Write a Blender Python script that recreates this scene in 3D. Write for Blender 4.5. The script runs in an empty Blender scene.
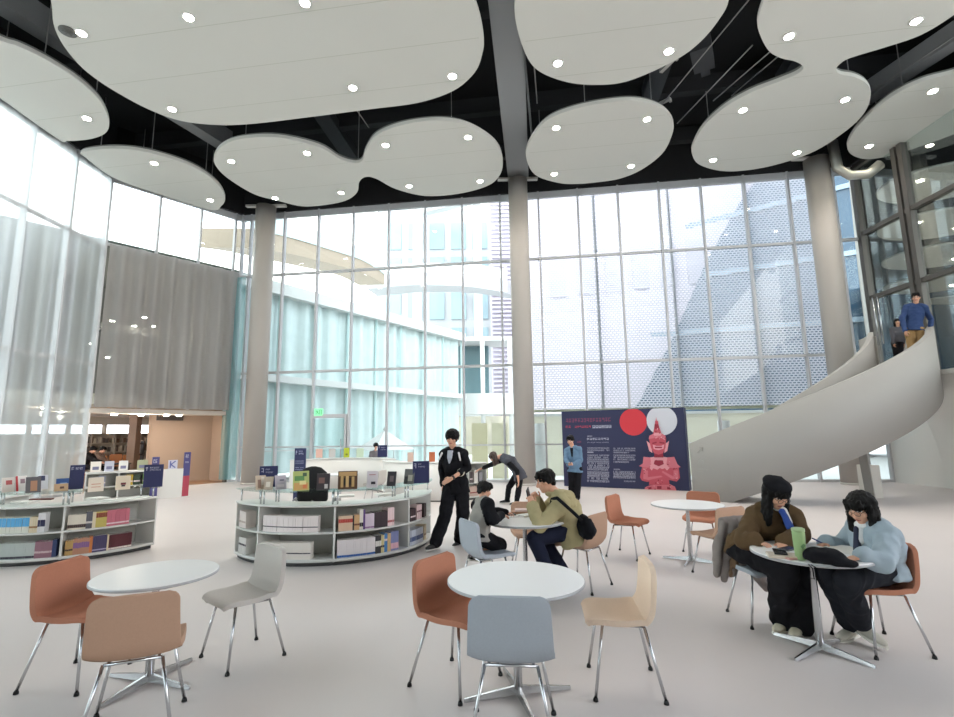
import bpy, bmesh, math, random
from mathutils import Vector as V, Matrix, noise
R = math.radians
SC = bpy.context.scene
WORLD = 2.6
EXPO = 1.27
SPOTW = 80
SUNW = 0.8
CAMROT = [[0.999909, 0.013518, 0.0], [0.002012, -0.148815, -0.988863], [-0.013368, 0.988773, -0.148828]]
COL = SC.collection
rnd = random.Random(7)

# ------------------------------------------------------------------ materials
def lin(c):
    return tuple(((x / 255) / 12.92 if x / 255 <= .04045 else ((x / 255 + .055) / 1.055) ** 2.4) for x in c[:3]) + (1.0,)

def mat(name, rgb, rough=.5, metal=0., spec=.5, var=0., vscale=6., bump=0., bscale=60., emit=0.):
    m = bpy.data.materials.new(name); m.use_nodes = True
    nt = m.node_tree; b = nt.nodes['Principled BSDF']
    b.inputs['Base Color'].default_value = lin(rgb)
    b.inputs['Roughness'].default_value = rough
    b.inputs['Metallic'].default_value = metal
    b.inputs['Specular IOR Level'].default_value = spec
    tc = nt.nodes.new('ShaderNodeTexCoord')
    if var:
        n = nt.nodes.new('ShaderNodeTexNoise'); n.inputs['Scale'].default_value = vscale; n.inputs['Detail'].default_value = 4
        nt.links.new(tc.outputs['Object'], n.inputs['Vector'])
        mx = nt.nodes.new('ShaderNodeMix'); mx.data_type = 'RGBA'
        a = lin(rgb)
        mx.inputs['A'].default_value = tuple(x * (1 - var) for x in a[:3]) + (1,)
        mx.inputs['B'].default_value = tuple(min(1, x * (1 + var)) for x in a[:3]) + (1,)
        nt.links.new(n.outputs['Fac'], mx.inputs['Factor'])
        nt.links.new(mx.outputs['Result'], b.inputs['Base Color'])
    if bump:
        n2 = nt.nodes.new('ShaderNodeTexNoise'); n2.inputs['Scale'].default_value = bscale; n2.inputs['Detail'].default_value = 3
        nt.links.new(tc.outputs['Object'], n2.inputs['Vector'])
        bp = nt.nodes.new('ShaderNodeBump'); bp.inputs['Strength'].default_value = bump; bp.inputs['Distance'].default_value = .01
        nt.links.new(n2.outputs['Fac'], bp.inputs['Height'])
        nt.links.new(bp.outputs['Normal'], b.inputs['Normal'])
    if emit:
        b.inputs['Emission Color'].default_value = lin(rgb)
        b.inputs['Emission Strength'].default_value = emit
    return m

def glass(name, tint, refl=.5):
    """thin architectural glass: clear transmission, fresnel reflection"""
    m = bpy.data.materials.new(name); m.use_nodes = True
    nt = m.node_tree; nt.nodes.clear()
    o = nt.nodes.new('ShaderNodeOutputMaterial'); t = nt.nodes.new('ShaderNodeBsdfTransparent'); g = nt.nodes.new('ShaderNodeBsdfGlossy')
    t.inputs['Color'].default_value = lin(tint); g.inputs['Roughness'].default_value = .02
    f = nt.nodes.new('ShaderNodeFresnel'); f.inputs['IOR'].default_value = 1.45
    k = nt.nodes.new('ShaderNodeMath'); k.operation = 'MULTIPLY'; k.inputs[1].default_value = refl
    mx = nt.nodes.new('ShaderNodeMixShader')
    nt.links.new(f.outputs[0], k.inputs[0]); nt.links.new(k.outputs[0], mx.inputs['Fac'])
    nt.links.new(t.outputs[0], mx.inputs[1]); nt.links.new(g.outputs[0], mx.inputs[2]); nt.links.new(mx.outputs[0], o.inputs['Surface'])
    return m

def sheer(name, rgb, clear, trans=.5):
    """sheer curtain cloth: part open weave, part diffuse, part translucent"""
    m = bpy.data.materials.new(name); m.use_nodes = True
    nt = m.node_tree; nt.nodes.clear()
    o = nt.nodes.new('ShaderNodeOutputMaterial'); t = nt.nodes.new('ShaderNodeBsdfTransparent')
    d = nt.nodes.new('ShaderNodeBsdfDiffuse'); l = nt.nodes.new('ShaderNodeBsdfTranslucent')
    d.inputs['Color'].default_value = lin(rgb); l.inputs['Color'].default_value = lin(rgb)
    a = nt.nodes.new('ShaderNodeMixShader'); a.inputs['Fac'].default_value = trans
    b = nt.nodes.new('ShaderNodeMixShader'); b.inputs['Fac'].default_value = clear
    nt.links.new(d.outputs[0], a.inputs[1]); nt.links.new(l.outputs[0], a.inputs[2])
    nt.links.new(a.outputs[0], b.inputs[1]); nt.links.new(t.outputs[0], b.inputs[2]); nt.links.new(b.outputs[0], o.inputs['Surface'])
    return m

def perforated(name, rgb, pitch, hole):
    """white mesh sheet with staggered slots, letting some light through"""
    m = bpy.data.materials.new(name); m.use_nodes = True
    nt = m.node_tree; nt.nodes.clear(); N = nt.nodes.new; L = nt.links.new
    o = N('ShaderNodeOutputMaterial'); t = N('ShaderNodeBsdfTransparent'); d = N('ShaderNodeBsdfDiffuse')
    d.inputs['Color'].default_value = lin(rgb)
    br = N('ShaderNodeTexBrick'); br.inputs['Scale'].default_value = 1.0
    br.offset = .5; br.inputs['Brick Width'].default_value = pitch; br.inputs['Row Height'].default_value = pitch * .62
    br.inputs['Mortar Size'].default_value = hole; br.inputs['Mortar Smooth'].default_value = .1
    tc = N('ShaderNodeTexCoord'); sp = N('ShaderNodeSeparateXYZ'); cb = N('ShaderNodeCombineXYZ')
    L(tc.outputs['Object'], sp.inputs[0]); L(sp.outputs['X'], cb.inputs['X']); L(sp.outputs['Z'], cb.inputs['Y']); L(cb.outputs[0], br.inputs['Vector'])
    tl = N('ShaderNodeBsdfTranslucent'); tl.inputs['Color'].default_value = lin(rgb)
    ds = N('ShaderNodeMixShader'); ds.inputs['Fac'].default_value = .6; L(d.outputs[0], ds.inputs[1]); L(tl.outputs[0], ds.inputs[2])
    mx = N('ShaderNodeMixShader'); L(br.outputs['Fac'], mx.inputs['Fac'])
    L(t.outputs[0], mx.inputs[1]); L(ds.outputs[0], mx.inputs[2]); L(mx.outputs[0], o.inputs['Surface'])
    return m

M = {}
def C(rgb, rough=.6, **k):
    key = (tuple(rgb), rough, tuple(sorted(k.items())))
    if key not in M: M[key] = mat('paint_%d_%d_%d' % tuple(rgb), rgb, rough, **k)
    return M[key]
FLOOR = mat('floor_resin', (208, 200, 197), .42, spec=.35, var=.035, vscale=1.2, bump=.02, bscale=90)
PANEL = mat('ceiling_panel_board', (214, 213, 206), .85, var=.02, vscale=.8)
DARK = mat('plenum_black', (30, 31, 34), .9)
BEAM = mat('beam_grey', (150, 152, 154), .7)
DUCT = mat('duct_grey', (60, 62, 66), .6)
COLUMN = mat('column_paint', (174, 168, 162), .6, var=.015, vscale=2)
WHITE = mat('white_paint', (228, 227, 223), .5)
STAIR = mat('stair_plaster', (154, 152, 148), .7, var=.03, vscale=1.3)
ALU = mat('mullion_aluminium', (196, 197, 200), .45)
ALUW = mat('mullion_white', (214, 216, 218), .4)
DKFRAME = mat('bronze_frame', (92, 88, 84), .45, metal=.4)
CHROME = mat('brushed_steel', (200, 201, 203), .25, metal=1.)
BLACKR = mat('black_rubber', (22, 22, 23), .7)
TOPW = mat('white_laminate', (238, 237, 235), .3, spec=.4)
EDGE = mat('grey_edging', (176, 177, 180), .4)
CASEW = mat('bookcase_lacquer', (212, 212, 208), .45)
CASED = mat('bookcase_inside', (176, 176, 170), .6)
GLASS = glass('clear_glass', (244, 250, 249), .6)
GLASSG = glass('glass_shelf', (243, 250, 248), .45)
PAPER = mat('paper', (236, 234, 228), .8)
NAVY = mat('navy_card', (32, 38, 84), .5)
SKIN = mat('skin', (214, 163, 136), .55, var=.04, vscale=20)
LIP = mat('lips', (176, 96, 90), .5)
EYEW = mat('eye_white', (225, 220, 214), .3)
IRIS = mat('eye_dark', (30, 22, 20), .25)
HAIR = mat('black_hair', (14, 12, 12), .55, spec=.2, bump=.5, bscale=160)
HAIRB = mat('brown_hair', (66, 48, 40), .5, bump=.5, bscale=160)
LAMP = mat('lamp_glow', (255, 246, 226), .4, emit=40.)

# ------------------------------------------------------------------ objects
def link(name, me, parent=None, loc=None, rz=0):
    o = bpy.data.objects.new(name, me); COL.objects.link(o)
    if parent is not None: o.parent = parent
    if loc is not None: o.location = loc
    if rz: o.rotation_euler.z = rz
    return o

def tag(o, label=None, cat=None, group=None, kind=None):
    for k, v in (('label', label), ('category', cat), ('group', group), ('kind', kind)):
        if v: o[k] = v
    return o

def thing(name, label, cat, loc=(0, 0, 0), rz=0, group=None):
    o = link(name, None, None, loc, rz)
    return tag(o, label, cat, group)

def kids(o):
    return list(o.children)

def dup(o, label=None, loc=None, rz=None, parent=None, group=None):
    c = o.copy(); COL.objects.link(c); c.parent = parent
    if loc is not None: c.location = loc
    if rz is not None: c.rotation_euler.z = rz
    if label: c['label'] = label
    if group: c['group'] = group
    for ch in kids(o): dup(ch, parent=c)
    return c

class MB:
    """collects shapes; build() links them as one mesh object"""
    def __init__(s):
        s.bm = bmesh.new(); s.mats = []; s.cur = 0
    def m(s, material):
        if material not in s.mats: s.mats.append(material)
        s.cur = s.mats.index(material); return s
    def face(s, vs, smooth=False):
        try: f = s.bm.faces.new(vs)
        except ValueError: return None
        f.material_index = s.cur; f.smooth = smooth; return f
    def verts(s, pts): return [s.bm.verts.new(p) for p in pts]
    def quad(s, *pts): s.face(s.verts(pts)); return s
    def box(s, c, d, rot=None):
        c = V(c); h = V(d) / 2; q = []
        for z in (-1, 1):
            for x, y in ((-1, -1), (1, -1), (1, 1), (-1, 1)):
                p = V((x * h.x, y * h.y, z * h.z))
                if rot is not None: p = rot @ p
                q.append(c + p)
        v = s.verts(q)
        for f in ((3, 2, 1, 0), (4, 5, 6, 7), (0, 1, 5, 4), (1, 2, 6, 5), (2, 3, 7, 6), (3, 0, 4, 7)): s.face([v[i] for i in f])
        return s
    def beam(s, a, b, w, h):
        a, b = V(a), V(b); d = b - a; L = d.length; d.normalize()
        up = V((0, 0, 1)) if abs(d.z) < .95 else V((1, 0, 0))
        x = d.cross(up).normalized(); u = x.cross(d)
        rot = Matrix((x, d, u)).transposed()
        return s.box((a + b) / 2, (w, L, h), rot)
    def prism(s, pts, z0, z1):
        """extrude a ccw polygon in xy"""
        a = s.verts([(p[0], p[1], z0) for p in pts]); b = s.verts([(p[0], p[1], z1) for p in pts]); n = len(pts)
        s.face(a[::-1]); s.face(b)
        for i in range(n): s.face([a[i], a[(i + 1) % n], b[(i + 1) % n], b[i]])
        return s
    def wall(s, a, b, z0, z1, t):
        a, b = V((a[0], a[1])), V((b[0], b[1])); d = (b - a).normalized(); n = V((-d.y, d.x)) * t / 2
        return s.prism([a - n, b - n, b + n, a + n], z0, z1)
    def loft(s, rings, seg=14, smooth=True, cap=True):
        """rings: (centre, rx, ry, xaxis, yaxis)"""
        prev = None; first = last = None
        for c, rx, ry, X, Y in rings:
            c = V(c); r = s.verts([c + V(X) * (rx * math.cos(2 * math.pi * k / seg)) + V(Y) * (ry * math.sin(2 * math.pi * k / seg)) for k in range(seg)])
            if prev:
                for k in range(seg): s.face([prev[k], prev[(k + 1) % seg], r[(k + 1) % seg], r[k]], smooth)
            else: first = r
            prev = r; last = r
        if cap:
            s.face(first[::-1]); s.face(last)
        return s
    def tube(s, pts, rad, seg=8, smooth=True):
        pts = [V(p) for p in pts]; n = len(pts); rad = rad if isinstance(rad, (list, tuple)) else [rad] * n
        rings = []; X = None
        for i, p in enumerate(pts):
            d = (pts[min(i + 1, n - 1)] - pts[max(i - 1, 0)]).normalized()
            if X is None:
                h = V((0, 0, 1)) if abs(d.z) < .9 else V((1, 0, 0)); X = h.cross(d).normalized()
            else: X = (X - d * X.dot(d)).normalized()
            rings.append((p, rad[i], rad[i], X, d.cross(X)))
        return s.loft(rings, seg, smooth)
    def lathe(s, prof, c=(0, 0, 0), seg=32, smooth=True):
        c = V(c); X, Y = V((1, 0, 0)), V((0, 1, 0))
        return s.loft([(c + V((0, 0, z)), r, r, X, Y) for r, z in prof], seg, smooth)
    def ell(s, c, r, rot=None, seg=16, rings=10):
        c = V(c); P = []
        for i in range(rings + 1):
            t = math.pi * i / rings; row = []
            for k in range(seg):
                a = 2 * math.pi * k / seg
                p = V((r[0] * math.sin(t) * math.cos(a), r[1] * math.sin(t) * math.sin(a), r[2] * -math.cos(t)))
                if rot is not None: p = rot @ p
                row.append(c + p)
            P.append(row)
        bot = s.bm.verts.new(P[0][0]); top = s.bm.verts.new(P[-1][0])
        W = [s.verts(row) for row in P[1:-1]]
        for k in range(seg):
            s.face([bot, W[0][(k + 1) % seg], W[0][k]], True); s.face([top, W[-1][k], W[-1][(k + 1) % seg]], True)
            for i in range(len(W) - 1): s.face([W[i][k], W[i][(k + 1) % seg], W[i + 1][(k + 1) % seg], W[i + 1][k]], True)
        return s
    def caps(s, a, ra, b, rb, seg=12):
        """round-ended cone"""
        a, b = V(a), V(b); d = (b - a)
        if d.length < 1e-5: return s.ell(a, (ra,) * 3)
        d.normalize(); h = V((0, 0, 1)) if abs(d.z) < .9 else V((1, 0, 0)); X = h.cross(d).normalized(); Y = d.cross(X); R_ = []
        for k in range(4):
            t = math.pi / 2 * (1 - k / 4); R_.append((a - d * ra * math.sin(t), max(1e-4, ra * math.cos(t)), max(1e-4, ra * math.cos(t)), X, Y))
        R_.append((a, ra, ra, X, Y)); R_.append((b, rb, rb, X, Y))
        for k in range(1, 5):
            t = math.pi / 2 * k / 4; R_.append((b + d * rb * math.sin(t), max(1e-4, rb * math.cos(t)), max(1e-4, rb * math.cos(t)), X, Y))
        return s.loft(R_, seg)
    def arc(s, c, r0, r1, z0, z1, a0, a1, n=24, zf=None):
        """ring sector; zf(angle) optionally lifts it"""
        rows = []
        for i in range(n + 1):
            a = R(a0 + (a1 - a0) * i / n); dz = zf(math.degrees(a)) if zf else 0
            co, si = math.cos(a), math.sin(a)
            rows.append(s.verts([(c[0] + r * co, c[1] + r * si, z + dz) for r, z in ((r0, z0), (r1, z0), (r1, z1), (r0, z1))]))
        for p, q in zip(rows, rows[1:]):
            for k in range(4):
                s.face([p[k], p[(k + 1) % 4], q[(k + 1) % 4], q[k]], abs(r1 - r0) < 9 and k in (1, 3) and n > 10)
        s.face(rows[0]); s.face(rows[-1][::-1])
        return s
    def build(s, name, material=None, parent=None, loc=None, rz=0, bevel=0, sub=0):
        bmesh.ops.recalc_face_normals(s.bm, faces=s.bm.faces)
        me = bpy.data.meshes.new(name); s.bm.to_mesh(me); s.bm.free()
        for x in ([material] if material else s.mats): me.materials.append(x)
        if material:
            for p in me.polygons: p.material_index = 0
        o = link(name, me, parent, loc, rz)
        if bevel:
            b = o.modifiers.new('b', 'BEVEL'); b.width = bevel; b.segments = 2; b.limit_method = 'ANGLE'; b.angle_limit = R(40)
        if sub:
            b = o.modifiers.new('s', 'SUBSURF'); b.levels = sub; b.render_levels = sub
        if bevel or sub: bake(o)
        return o

def bake(o):
    bpy.context.view_layer.update()
    dg = bpy.context.evaluated_depsgraph_get()
    me = bpy.data.meshes.new_from_object(o.evaluated_get(dg))
    old = o.data; o.modifiers.clear(); o.data = me; me.name = old.name; bpy.data.meshes.remove(old)
    return o

def glyphs(mb, n, w, h, origin, u, v, gap=.25, dense=2):
    """a row of n small characters too fine to read, as strokes"""
    o, u, v = V(origin), V(u), V(v); cw = w / n
    for i in range(n):
        if rnd.random() < .06 and n > 6: continue
        x0 = i * cw; x1 = x0 + cw * (1 - gap)
        t = h * .16
        def bar(xa, ya, xb, yb): mb.quad(o + u * xa + v * ya, o + u * xb + v * ya, o + u * xb + v * yb, o + u * xa + v * yb)
        bar(x0, h - t, x1, h)
        for k in range(dense): 
            y = rnd.uniform(0, h * .7); bar(x0, y, x1, y + t)
        xm = rnd.choice((x0, (x0 + x1) / 2 - t / 2, x1 - t)); bar(xm, 0, xm + t, h)
    return mb
# ------------------------------------------------------------------ world, camera
w = bpy.data.worlds.new('sky'); SC.world = w; w.use_nodes = True
nt = w.node_tree; bg = nt.nodes['Background']
tc = nt.nodes.new('ShaderNodeTexCoord'); nz = nt.nodes.new('ShaderNodeTexNoise'); rp = nt.nodes.new('ShaderNodeValToRGB')
nz.inputs['Scale'].default_value = 3.0; nz.inputs['Detail'].default_value = 6
rp.color_ramp.elements[0].position = .40; rp.color_ramp.elements[0].color = (.74, .86, 1.0, 1)
rp.color_ramp.elements[1].position = .56; rp.color_ramp.elements[1].color = (1.0, .965, .935, 1)
nt.links.new(tc.outputs['Generated'], nz.inputs['Vector']); nt.links.new(nz.outputs['Fac'], rp.inputs['Fac'])
nt.links.new(rp.outputs['Color'], bg.inputs['Color']); bg.inputs['Strength'].default_value = WORLD

cam = bpy.data.cameras.new('camera'); co = bpy.data.objects.new('camera', cam); COL.objects.link(co)
cam.sensor_width = 36; cam.lens = 36 * 501 / 954; cam.clip_start = .05; cam.clip_end = 500
co.matrix_world = Matrix(CAMROT).to_4x4(); co.location = (0, 0, 1.62)
SC.camera = co
SC.view_settings.view_transform = 'Standard'; SC.view_settings.look = 'None'; SC.view_settings.gamma = 1; SC.view_settings.exposure = EXPO
SC.view_settings.use_curve_mapping = False
SC.cycles.max_bounces = 10; SC.cycles.transparent_max_bounces = 24; SC.cycles.diffuse_bounces = 5
SC.cycles.caustics_reflective = False; SC.cycles.caustics_refractive = False; SC.cycles.sample_clamp_indirect = 6

sd = bpy.data.lights.new('sun', 'SUN'); sd.energy = SUNW; sd.angle = R(3); sd.color = (1, .97, .93)
so = bpy.data.objects.new('sun', sd); COL.objects.link(so); so.rotation_euler = (R(38), 0, R(-28))

# ------------------------------------------------------------------ setting
WL = V((-9.143, 18.798, 0)); WD = V((.9901, -.1406, 0)); WN = V((.1406, .9901, 0)); WRZ = math.atan2(WD.y, WD.x)
def wp(s, t, z): return WL + WD * s + WN * t + V((0, 0, z))
AX = -12.06; AY = 15.5; RX = 12.64; RY = 15.70; BACK = -9.0
TOP = 10.2
S = lambda o: tag(o, kind='structure')
plan = [(AX, BACK), (RX, BACK), (RX, RY), (-9.2, 18.8), (AX, AY)]
S(MB().prism(plan, -.3, 0).build('floor', FLOOR))
S(MB().prism([(-60, -40), (60, -40), (60, 90), (-60, 90)], -.5, -.31).build('ground', C((205, 206, 204), .8)))
S(MB().prism([(AX - .2, BACK), (RX + .2, BACK), (RX + .2, RY + .1), (-9.2, 19.0), (AX - .2, AY + .1)], 12.0, 12.3).build('ceiling', DARK))
# dark head above the glass
mb = MB(); mb.wall((AX, BACK), (AX, AY), TOP + .12, 12, .2); mb.wall((AX, AY), (-9.2, 18.8), TOP + .12, 12, .2)
mb.wall((-9.2, 18.82), (RX, RY + .02), TOP + .12, 12, .2); mb.wall((RX, RY), (RX, BACK), TOP + .12, 12, .2)
S(mb.build('trim_1', DARK))
# glazed wall with its frame
wr = MB(); wr.box((11, .04, TOP / 2), (22, .012, TOP)); win = S(wr.build('window_1', GLASS, None, WL, WRZ))
def gframe(win, posts, zs, x0, x1, zt, material, depth=.16, wdt=.065, z0=0.):
    for s in posts: MB().box((s, -.02, (z0 + zt) / 2), (wdt, depth, zt - z0)).build('mullion', material, win)
    for z, h in zs: MB().box(((x0 + x1) / 2, -.01, z), (x1 - x0, depth * .6, h)).build('transom', material, win)
gframe(win, [0.0] + [.36 + 1.4 * k for k in range(16)] + [22.0], [(7.77, .09), (3.98, .09), (TOP - .03, .24), (.04, .08)], 0, 22, TOP + .1, ALU)
MB().box((11, -.03, 1.24), (22, .05, .05)).build('handrail', ALU, win)
# glazed door under the green exit sign
dr = MB(); dr.box((0, 0, 1.15), (.07, .2, 2.3)).box((1.27, 0, 1.15), (.07, .2, 2.3)).box((.635, 0, 2.33), (1.36, .22, .13))
door = S(dr.build('door_1', ALU, None, wp(3.2, -.05, 0), WRZ))
MB().box((.635, .02, 1.12), (1.2, .02, 2.2)).build('door_pane', GLASS, door)
MB().tube([(1.12, -.09, .8), (1.12, -.09, 1.5)], .018).build('door_handle', CHROME, door)
ex = thing('exit_sign', 'small green lit exit sign above the glazed door', 'sign', wp(3.45, -.14, 2.47), WRZ)
MB().box((0, 0, 0), (.32, .05, .26)).build('case', mat('exit_green', (120, 214, 150), .4, emit=.55), ex)
gm = MB(); gd = C((20, 110, 60), .5)
for a, b in (((-.10, .03), (-.02, .03)), ((-.06, .07), (-.03, .0)), ((-.03, .0), (-.09, -.07)), ((-.03, .0), (.02, -.07)), ((.05, .08), (.05, -.08)), ((.05, .08), (.12, .08)), ((.12, .08), (.12, -.08))):
    gm.beam((a[0], -.03, a[1]), (b[0], -.03, b[1]), .012, .016)
gm.build('pictogram', gd, ex)

# left glazed wall
win2 = MB(); L2 = AY - BACK
win2.box((L2 / 2, .04, TOP / 2), (L2, .012, TOP)); win2 = S(win2.build('window_2', GLASS, None, (AX, BACK, 0), R(90)))
gframe(win2, [L2 - 1.45 * k for k in range(16)], [(7.77, .09), (3.95, .09), (TOP - .03, .24), (1.2, .06), (.04, .08)], 0, L2, TOP + .1, ALU)
# angled glazed wall above the library opening
FB = V((2.86, 3.35, 0)); FL = FB.length; FRZ = math.atan2(FB.y, FB.x)
win3 = MB(); win3.box((FL / 2, .04, (2.6 + TOP) / 2), (FL, .012, TOP - 2.6)); win3 = S(win3.build('window_3', GLASS, None, (AX, AY, 0), FRZ))
gframe(win3, [.05, 1.49, 2.85, 4.1], [(7.9, .08), (TOP - .03, .24)], 0, FL, TOP + .1, ALU, z0=2.6)
MB().box((FL - .1, 0, 1.3), (.16, .22, 2.6)).build('jamb', DKFRAME, win3)
MB().box((FL / 2, .35, 2.50), (FL, .9, .14)).build('soffit', C((205, 196, 186), .7), win3)

def pleats(name, a, b, z0, z1, material, pitch, amp, step=.05, taper=0, label=None, seed=1):
    """hanging cloth with uneven folds"""
    rr = random.Random(seed); a, b = V((a[0], a[1], 0)), V((b[0], b[1], 0)); d = b - a; Ln = d.length; d.normalize(); n = V((-d.y, d.x, 0))
    N = int(Ln / step); ph = 0; rows = []; mb = MB()
    for i in range(N + 1):
        ph += step / pitch * 2 * math.pi * rr.uniform(.4, 1.6)
        k = amp * (math.sin(ph) + .5 * math.sin(ph * .37 + 1)); p = a + d * (i * step)
        rows.append(mb.verts([p + n * k * .5 + V((0, 0, z1)), p + n * k + V((0, 0, (z0 + z1) / 2)), p + n * k * 1.15 + V((0, 0, z0))]))
    for p, q in zip(rows, rows[1:]):
        for j in range(2): mb.face([p[j], q[j], q[j + 1], p[j + 1]], True)
    o = mb.build(name, material)
    return tag(o, label, 'curtain') if label else o
fd = FB.normalized(); fn = V((fd.y, -fd.x, 0))
ca = V((AX, AY, 0)) + fd * .12 + fn * .30; cb = V((AX, AY, 0)) + fd * (FL - .1) + fn * .30
pleats('sheer_curtain', ca, cb, 2.60, 7.86, sheer('grey_sheer', (184, 181, 180), .2, .4), .5, .13, label='tall grey sheer curtain hanging over the dark library opening', seed=4)
pleats('sheer_curtain', (AX + .14, BACK + .3), (AX + .14, AY - .1), .06, TOP - .05, sheer('white_sheer', (245, 247, 248), .48, .8), .55, .05, label='full-height white sheer curtain along the tall glazed side wall', seed=9)
# roller of teal curtain in the narrow bay beside the left column
pleats('sheer_curtain', wp(-.3, -.22, 0), wp(.36, -.22, 0), .1, 7.7, sheer('teal_sheer', (150, 205, 208), .55, .5), .3, .03, label='pale teal sheer curtain in the narrow bay behind the round column', seed=3)

S(MB().wall((AX, BACK), (RX, BACK), 0, 12, .3).build('wall_back', WHITE))
# columns
def column(x, y, r, z1):
    o = S(MB().lathe([(r, 0), (r, z1)], seg=40).build('column', COLUMN, None, (x, y, 0)))
    MB().lathe([(r + .01, 0), (r + .01, .06)], seg=40).build('column_base', C((196, 192, 186), .6), o)
    MB().box((0, 0, z1 + .04), (r * 4.2, .16, .07)).build('cap_plate', C((196, 194, 188), .6), o)
    return o
column(-7.93, 17.95, .36, 10.25); column(1.50, 16.36, .33, 10.35); column(11.12, 15.2, .36, 10.3)

# plenum: beams, ducts, hangers
def beam(a, b, w_, h_, z, m=BEAM):
    return S(MB().beam((a[0], a[1], z), (b[0], b[1], z), w_, h_).build('beam', m))
beam((-.6, -2), (1.55, 16.6), .72, .9, 10.95)
beam((-13.3, 1.6), (-8.0, 15.0), .42, .6, 11.1, C((128, 130, 132), .7)); beam((13.6, 2.5), (11.0, 12.9), .38, .5, 10.9)
for i, (a, b) in enumerate((((-11.8, 12.2), (12.4, 8.9)), ((-11.8, 16.0), (12.4, 12.6)), ((-11.8, 8.6), (12.4, 5.3)), ((-9.0, 18.3), (12.3, 15.2)))):
    beam(a, b, .25, .5, 11.7, C((44, 45, 48), .8))
for a, b in (((-5.2, 9.5), (-4.4, 16.5)), ((4.6, 8), (5.5, 15.8)), ((8.2, 8), (9.2, 15.2)), ((-8.4, 10), (-8.1, 13.5))):
    beam(a, b, .5, .35, 11.5, DUCT)
def tube_thing(name, label, cat, pts, r, m, group=None):
    o = MB().tube(pts, r, 6).build(name, m); return tag(o, label, cat, group)
WIRE = C((150, 150, 150), .5)
for i, (a, b) in enumerate((((5.9, 9.0), (4.9, 14.6)), ((6.6, 10.6), (6.0, 13.6)), ((7.2, 10.6), (6.6, 12.6)), ((7.5, 10.7), (7.0, 12.4)), ((9.9, 10.3), (8.9, 10.8)), ((11.4, 9.6), (10.6, 12.8)), ((10.2, 9.4), (9.3, 10.4)), ((2.6, 11.2), (2.9, 11.6)), ((1.35, 10.2), (1.75, 12.6)), ((-8.6, 10.6), (-5.6, 13.1)), ((-8.2, 12.2), (-7.2, 13.4)), ((-3.4, 12.1), (-3.1, 13.6)))):
    tube_thing('conduit', 'thin pale steel conduit crossing the black gaps between the ceiling panels', 'pipe', [(a[0], a[1], 10.6), (b[0], b[1], 10.6)], .016, WIRE, 'conduits above the ceiling panels')
for k, (x, y) in enumerate(((-6.2, 12.6), (-3.4, 12.9), (3.1, 11.4), (5.9, 11.6), (9.9, 12.9))):
    o = MB().box((0, 0, 0), (.9, .5, .35)).box((.6, 0, .05), (.5, .22, .2)).build('air_terminal', C((70, 72, 76), .6), None, (x, y, 11.2), R(20 * k)); tag(o, 'dark grey air terminal box hung high in the black plenum', 'air terminal', 'air terminals in the plenum')
tube_thing('sprinkler_pipe', 'thin grey sprinkler pipe running beside the wide central ceiling beam', 'pipe', [(.95, 9.0, 10.4), (2.05, 15.8, 10.4)], .03, C((96, 98, 100), .5))
tube_thing('air_duct', 'bent silver air duct near the glass corner at upper right', 'duct', [(11.42, 14.8, 10.7), (11.45, 14.75, 9.75), (11.7, 14.6, 9.42), (12.1, 14.4, 9.36), (12.4, 14.25, 9.6)], .15, mat('silver_duct', (190, 188, 180), .45, metal=.6))
for k, (x, y) in enumerate(((4.9, 11.4), (5.25, 12.9), (9.2, 10.3), (-2.9, 12.35), (-5.3, 12.8), (-1.6, 12.0))):
    o = MB().box((0, 0, 0), (.5, .1, .06)).box((.28, 0, -.02), (.06, .14, .1)).build('ceiling_fixture', C((182, 182, 178), .5), None, (x, y, 10.75), R(25 * (k % 3) - 70))
    tag(o, 'small pale fixture strip in the black gap above the ceiling panels', 'ceiling fixture', 'fixtures above the ceiling panels')

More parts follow.
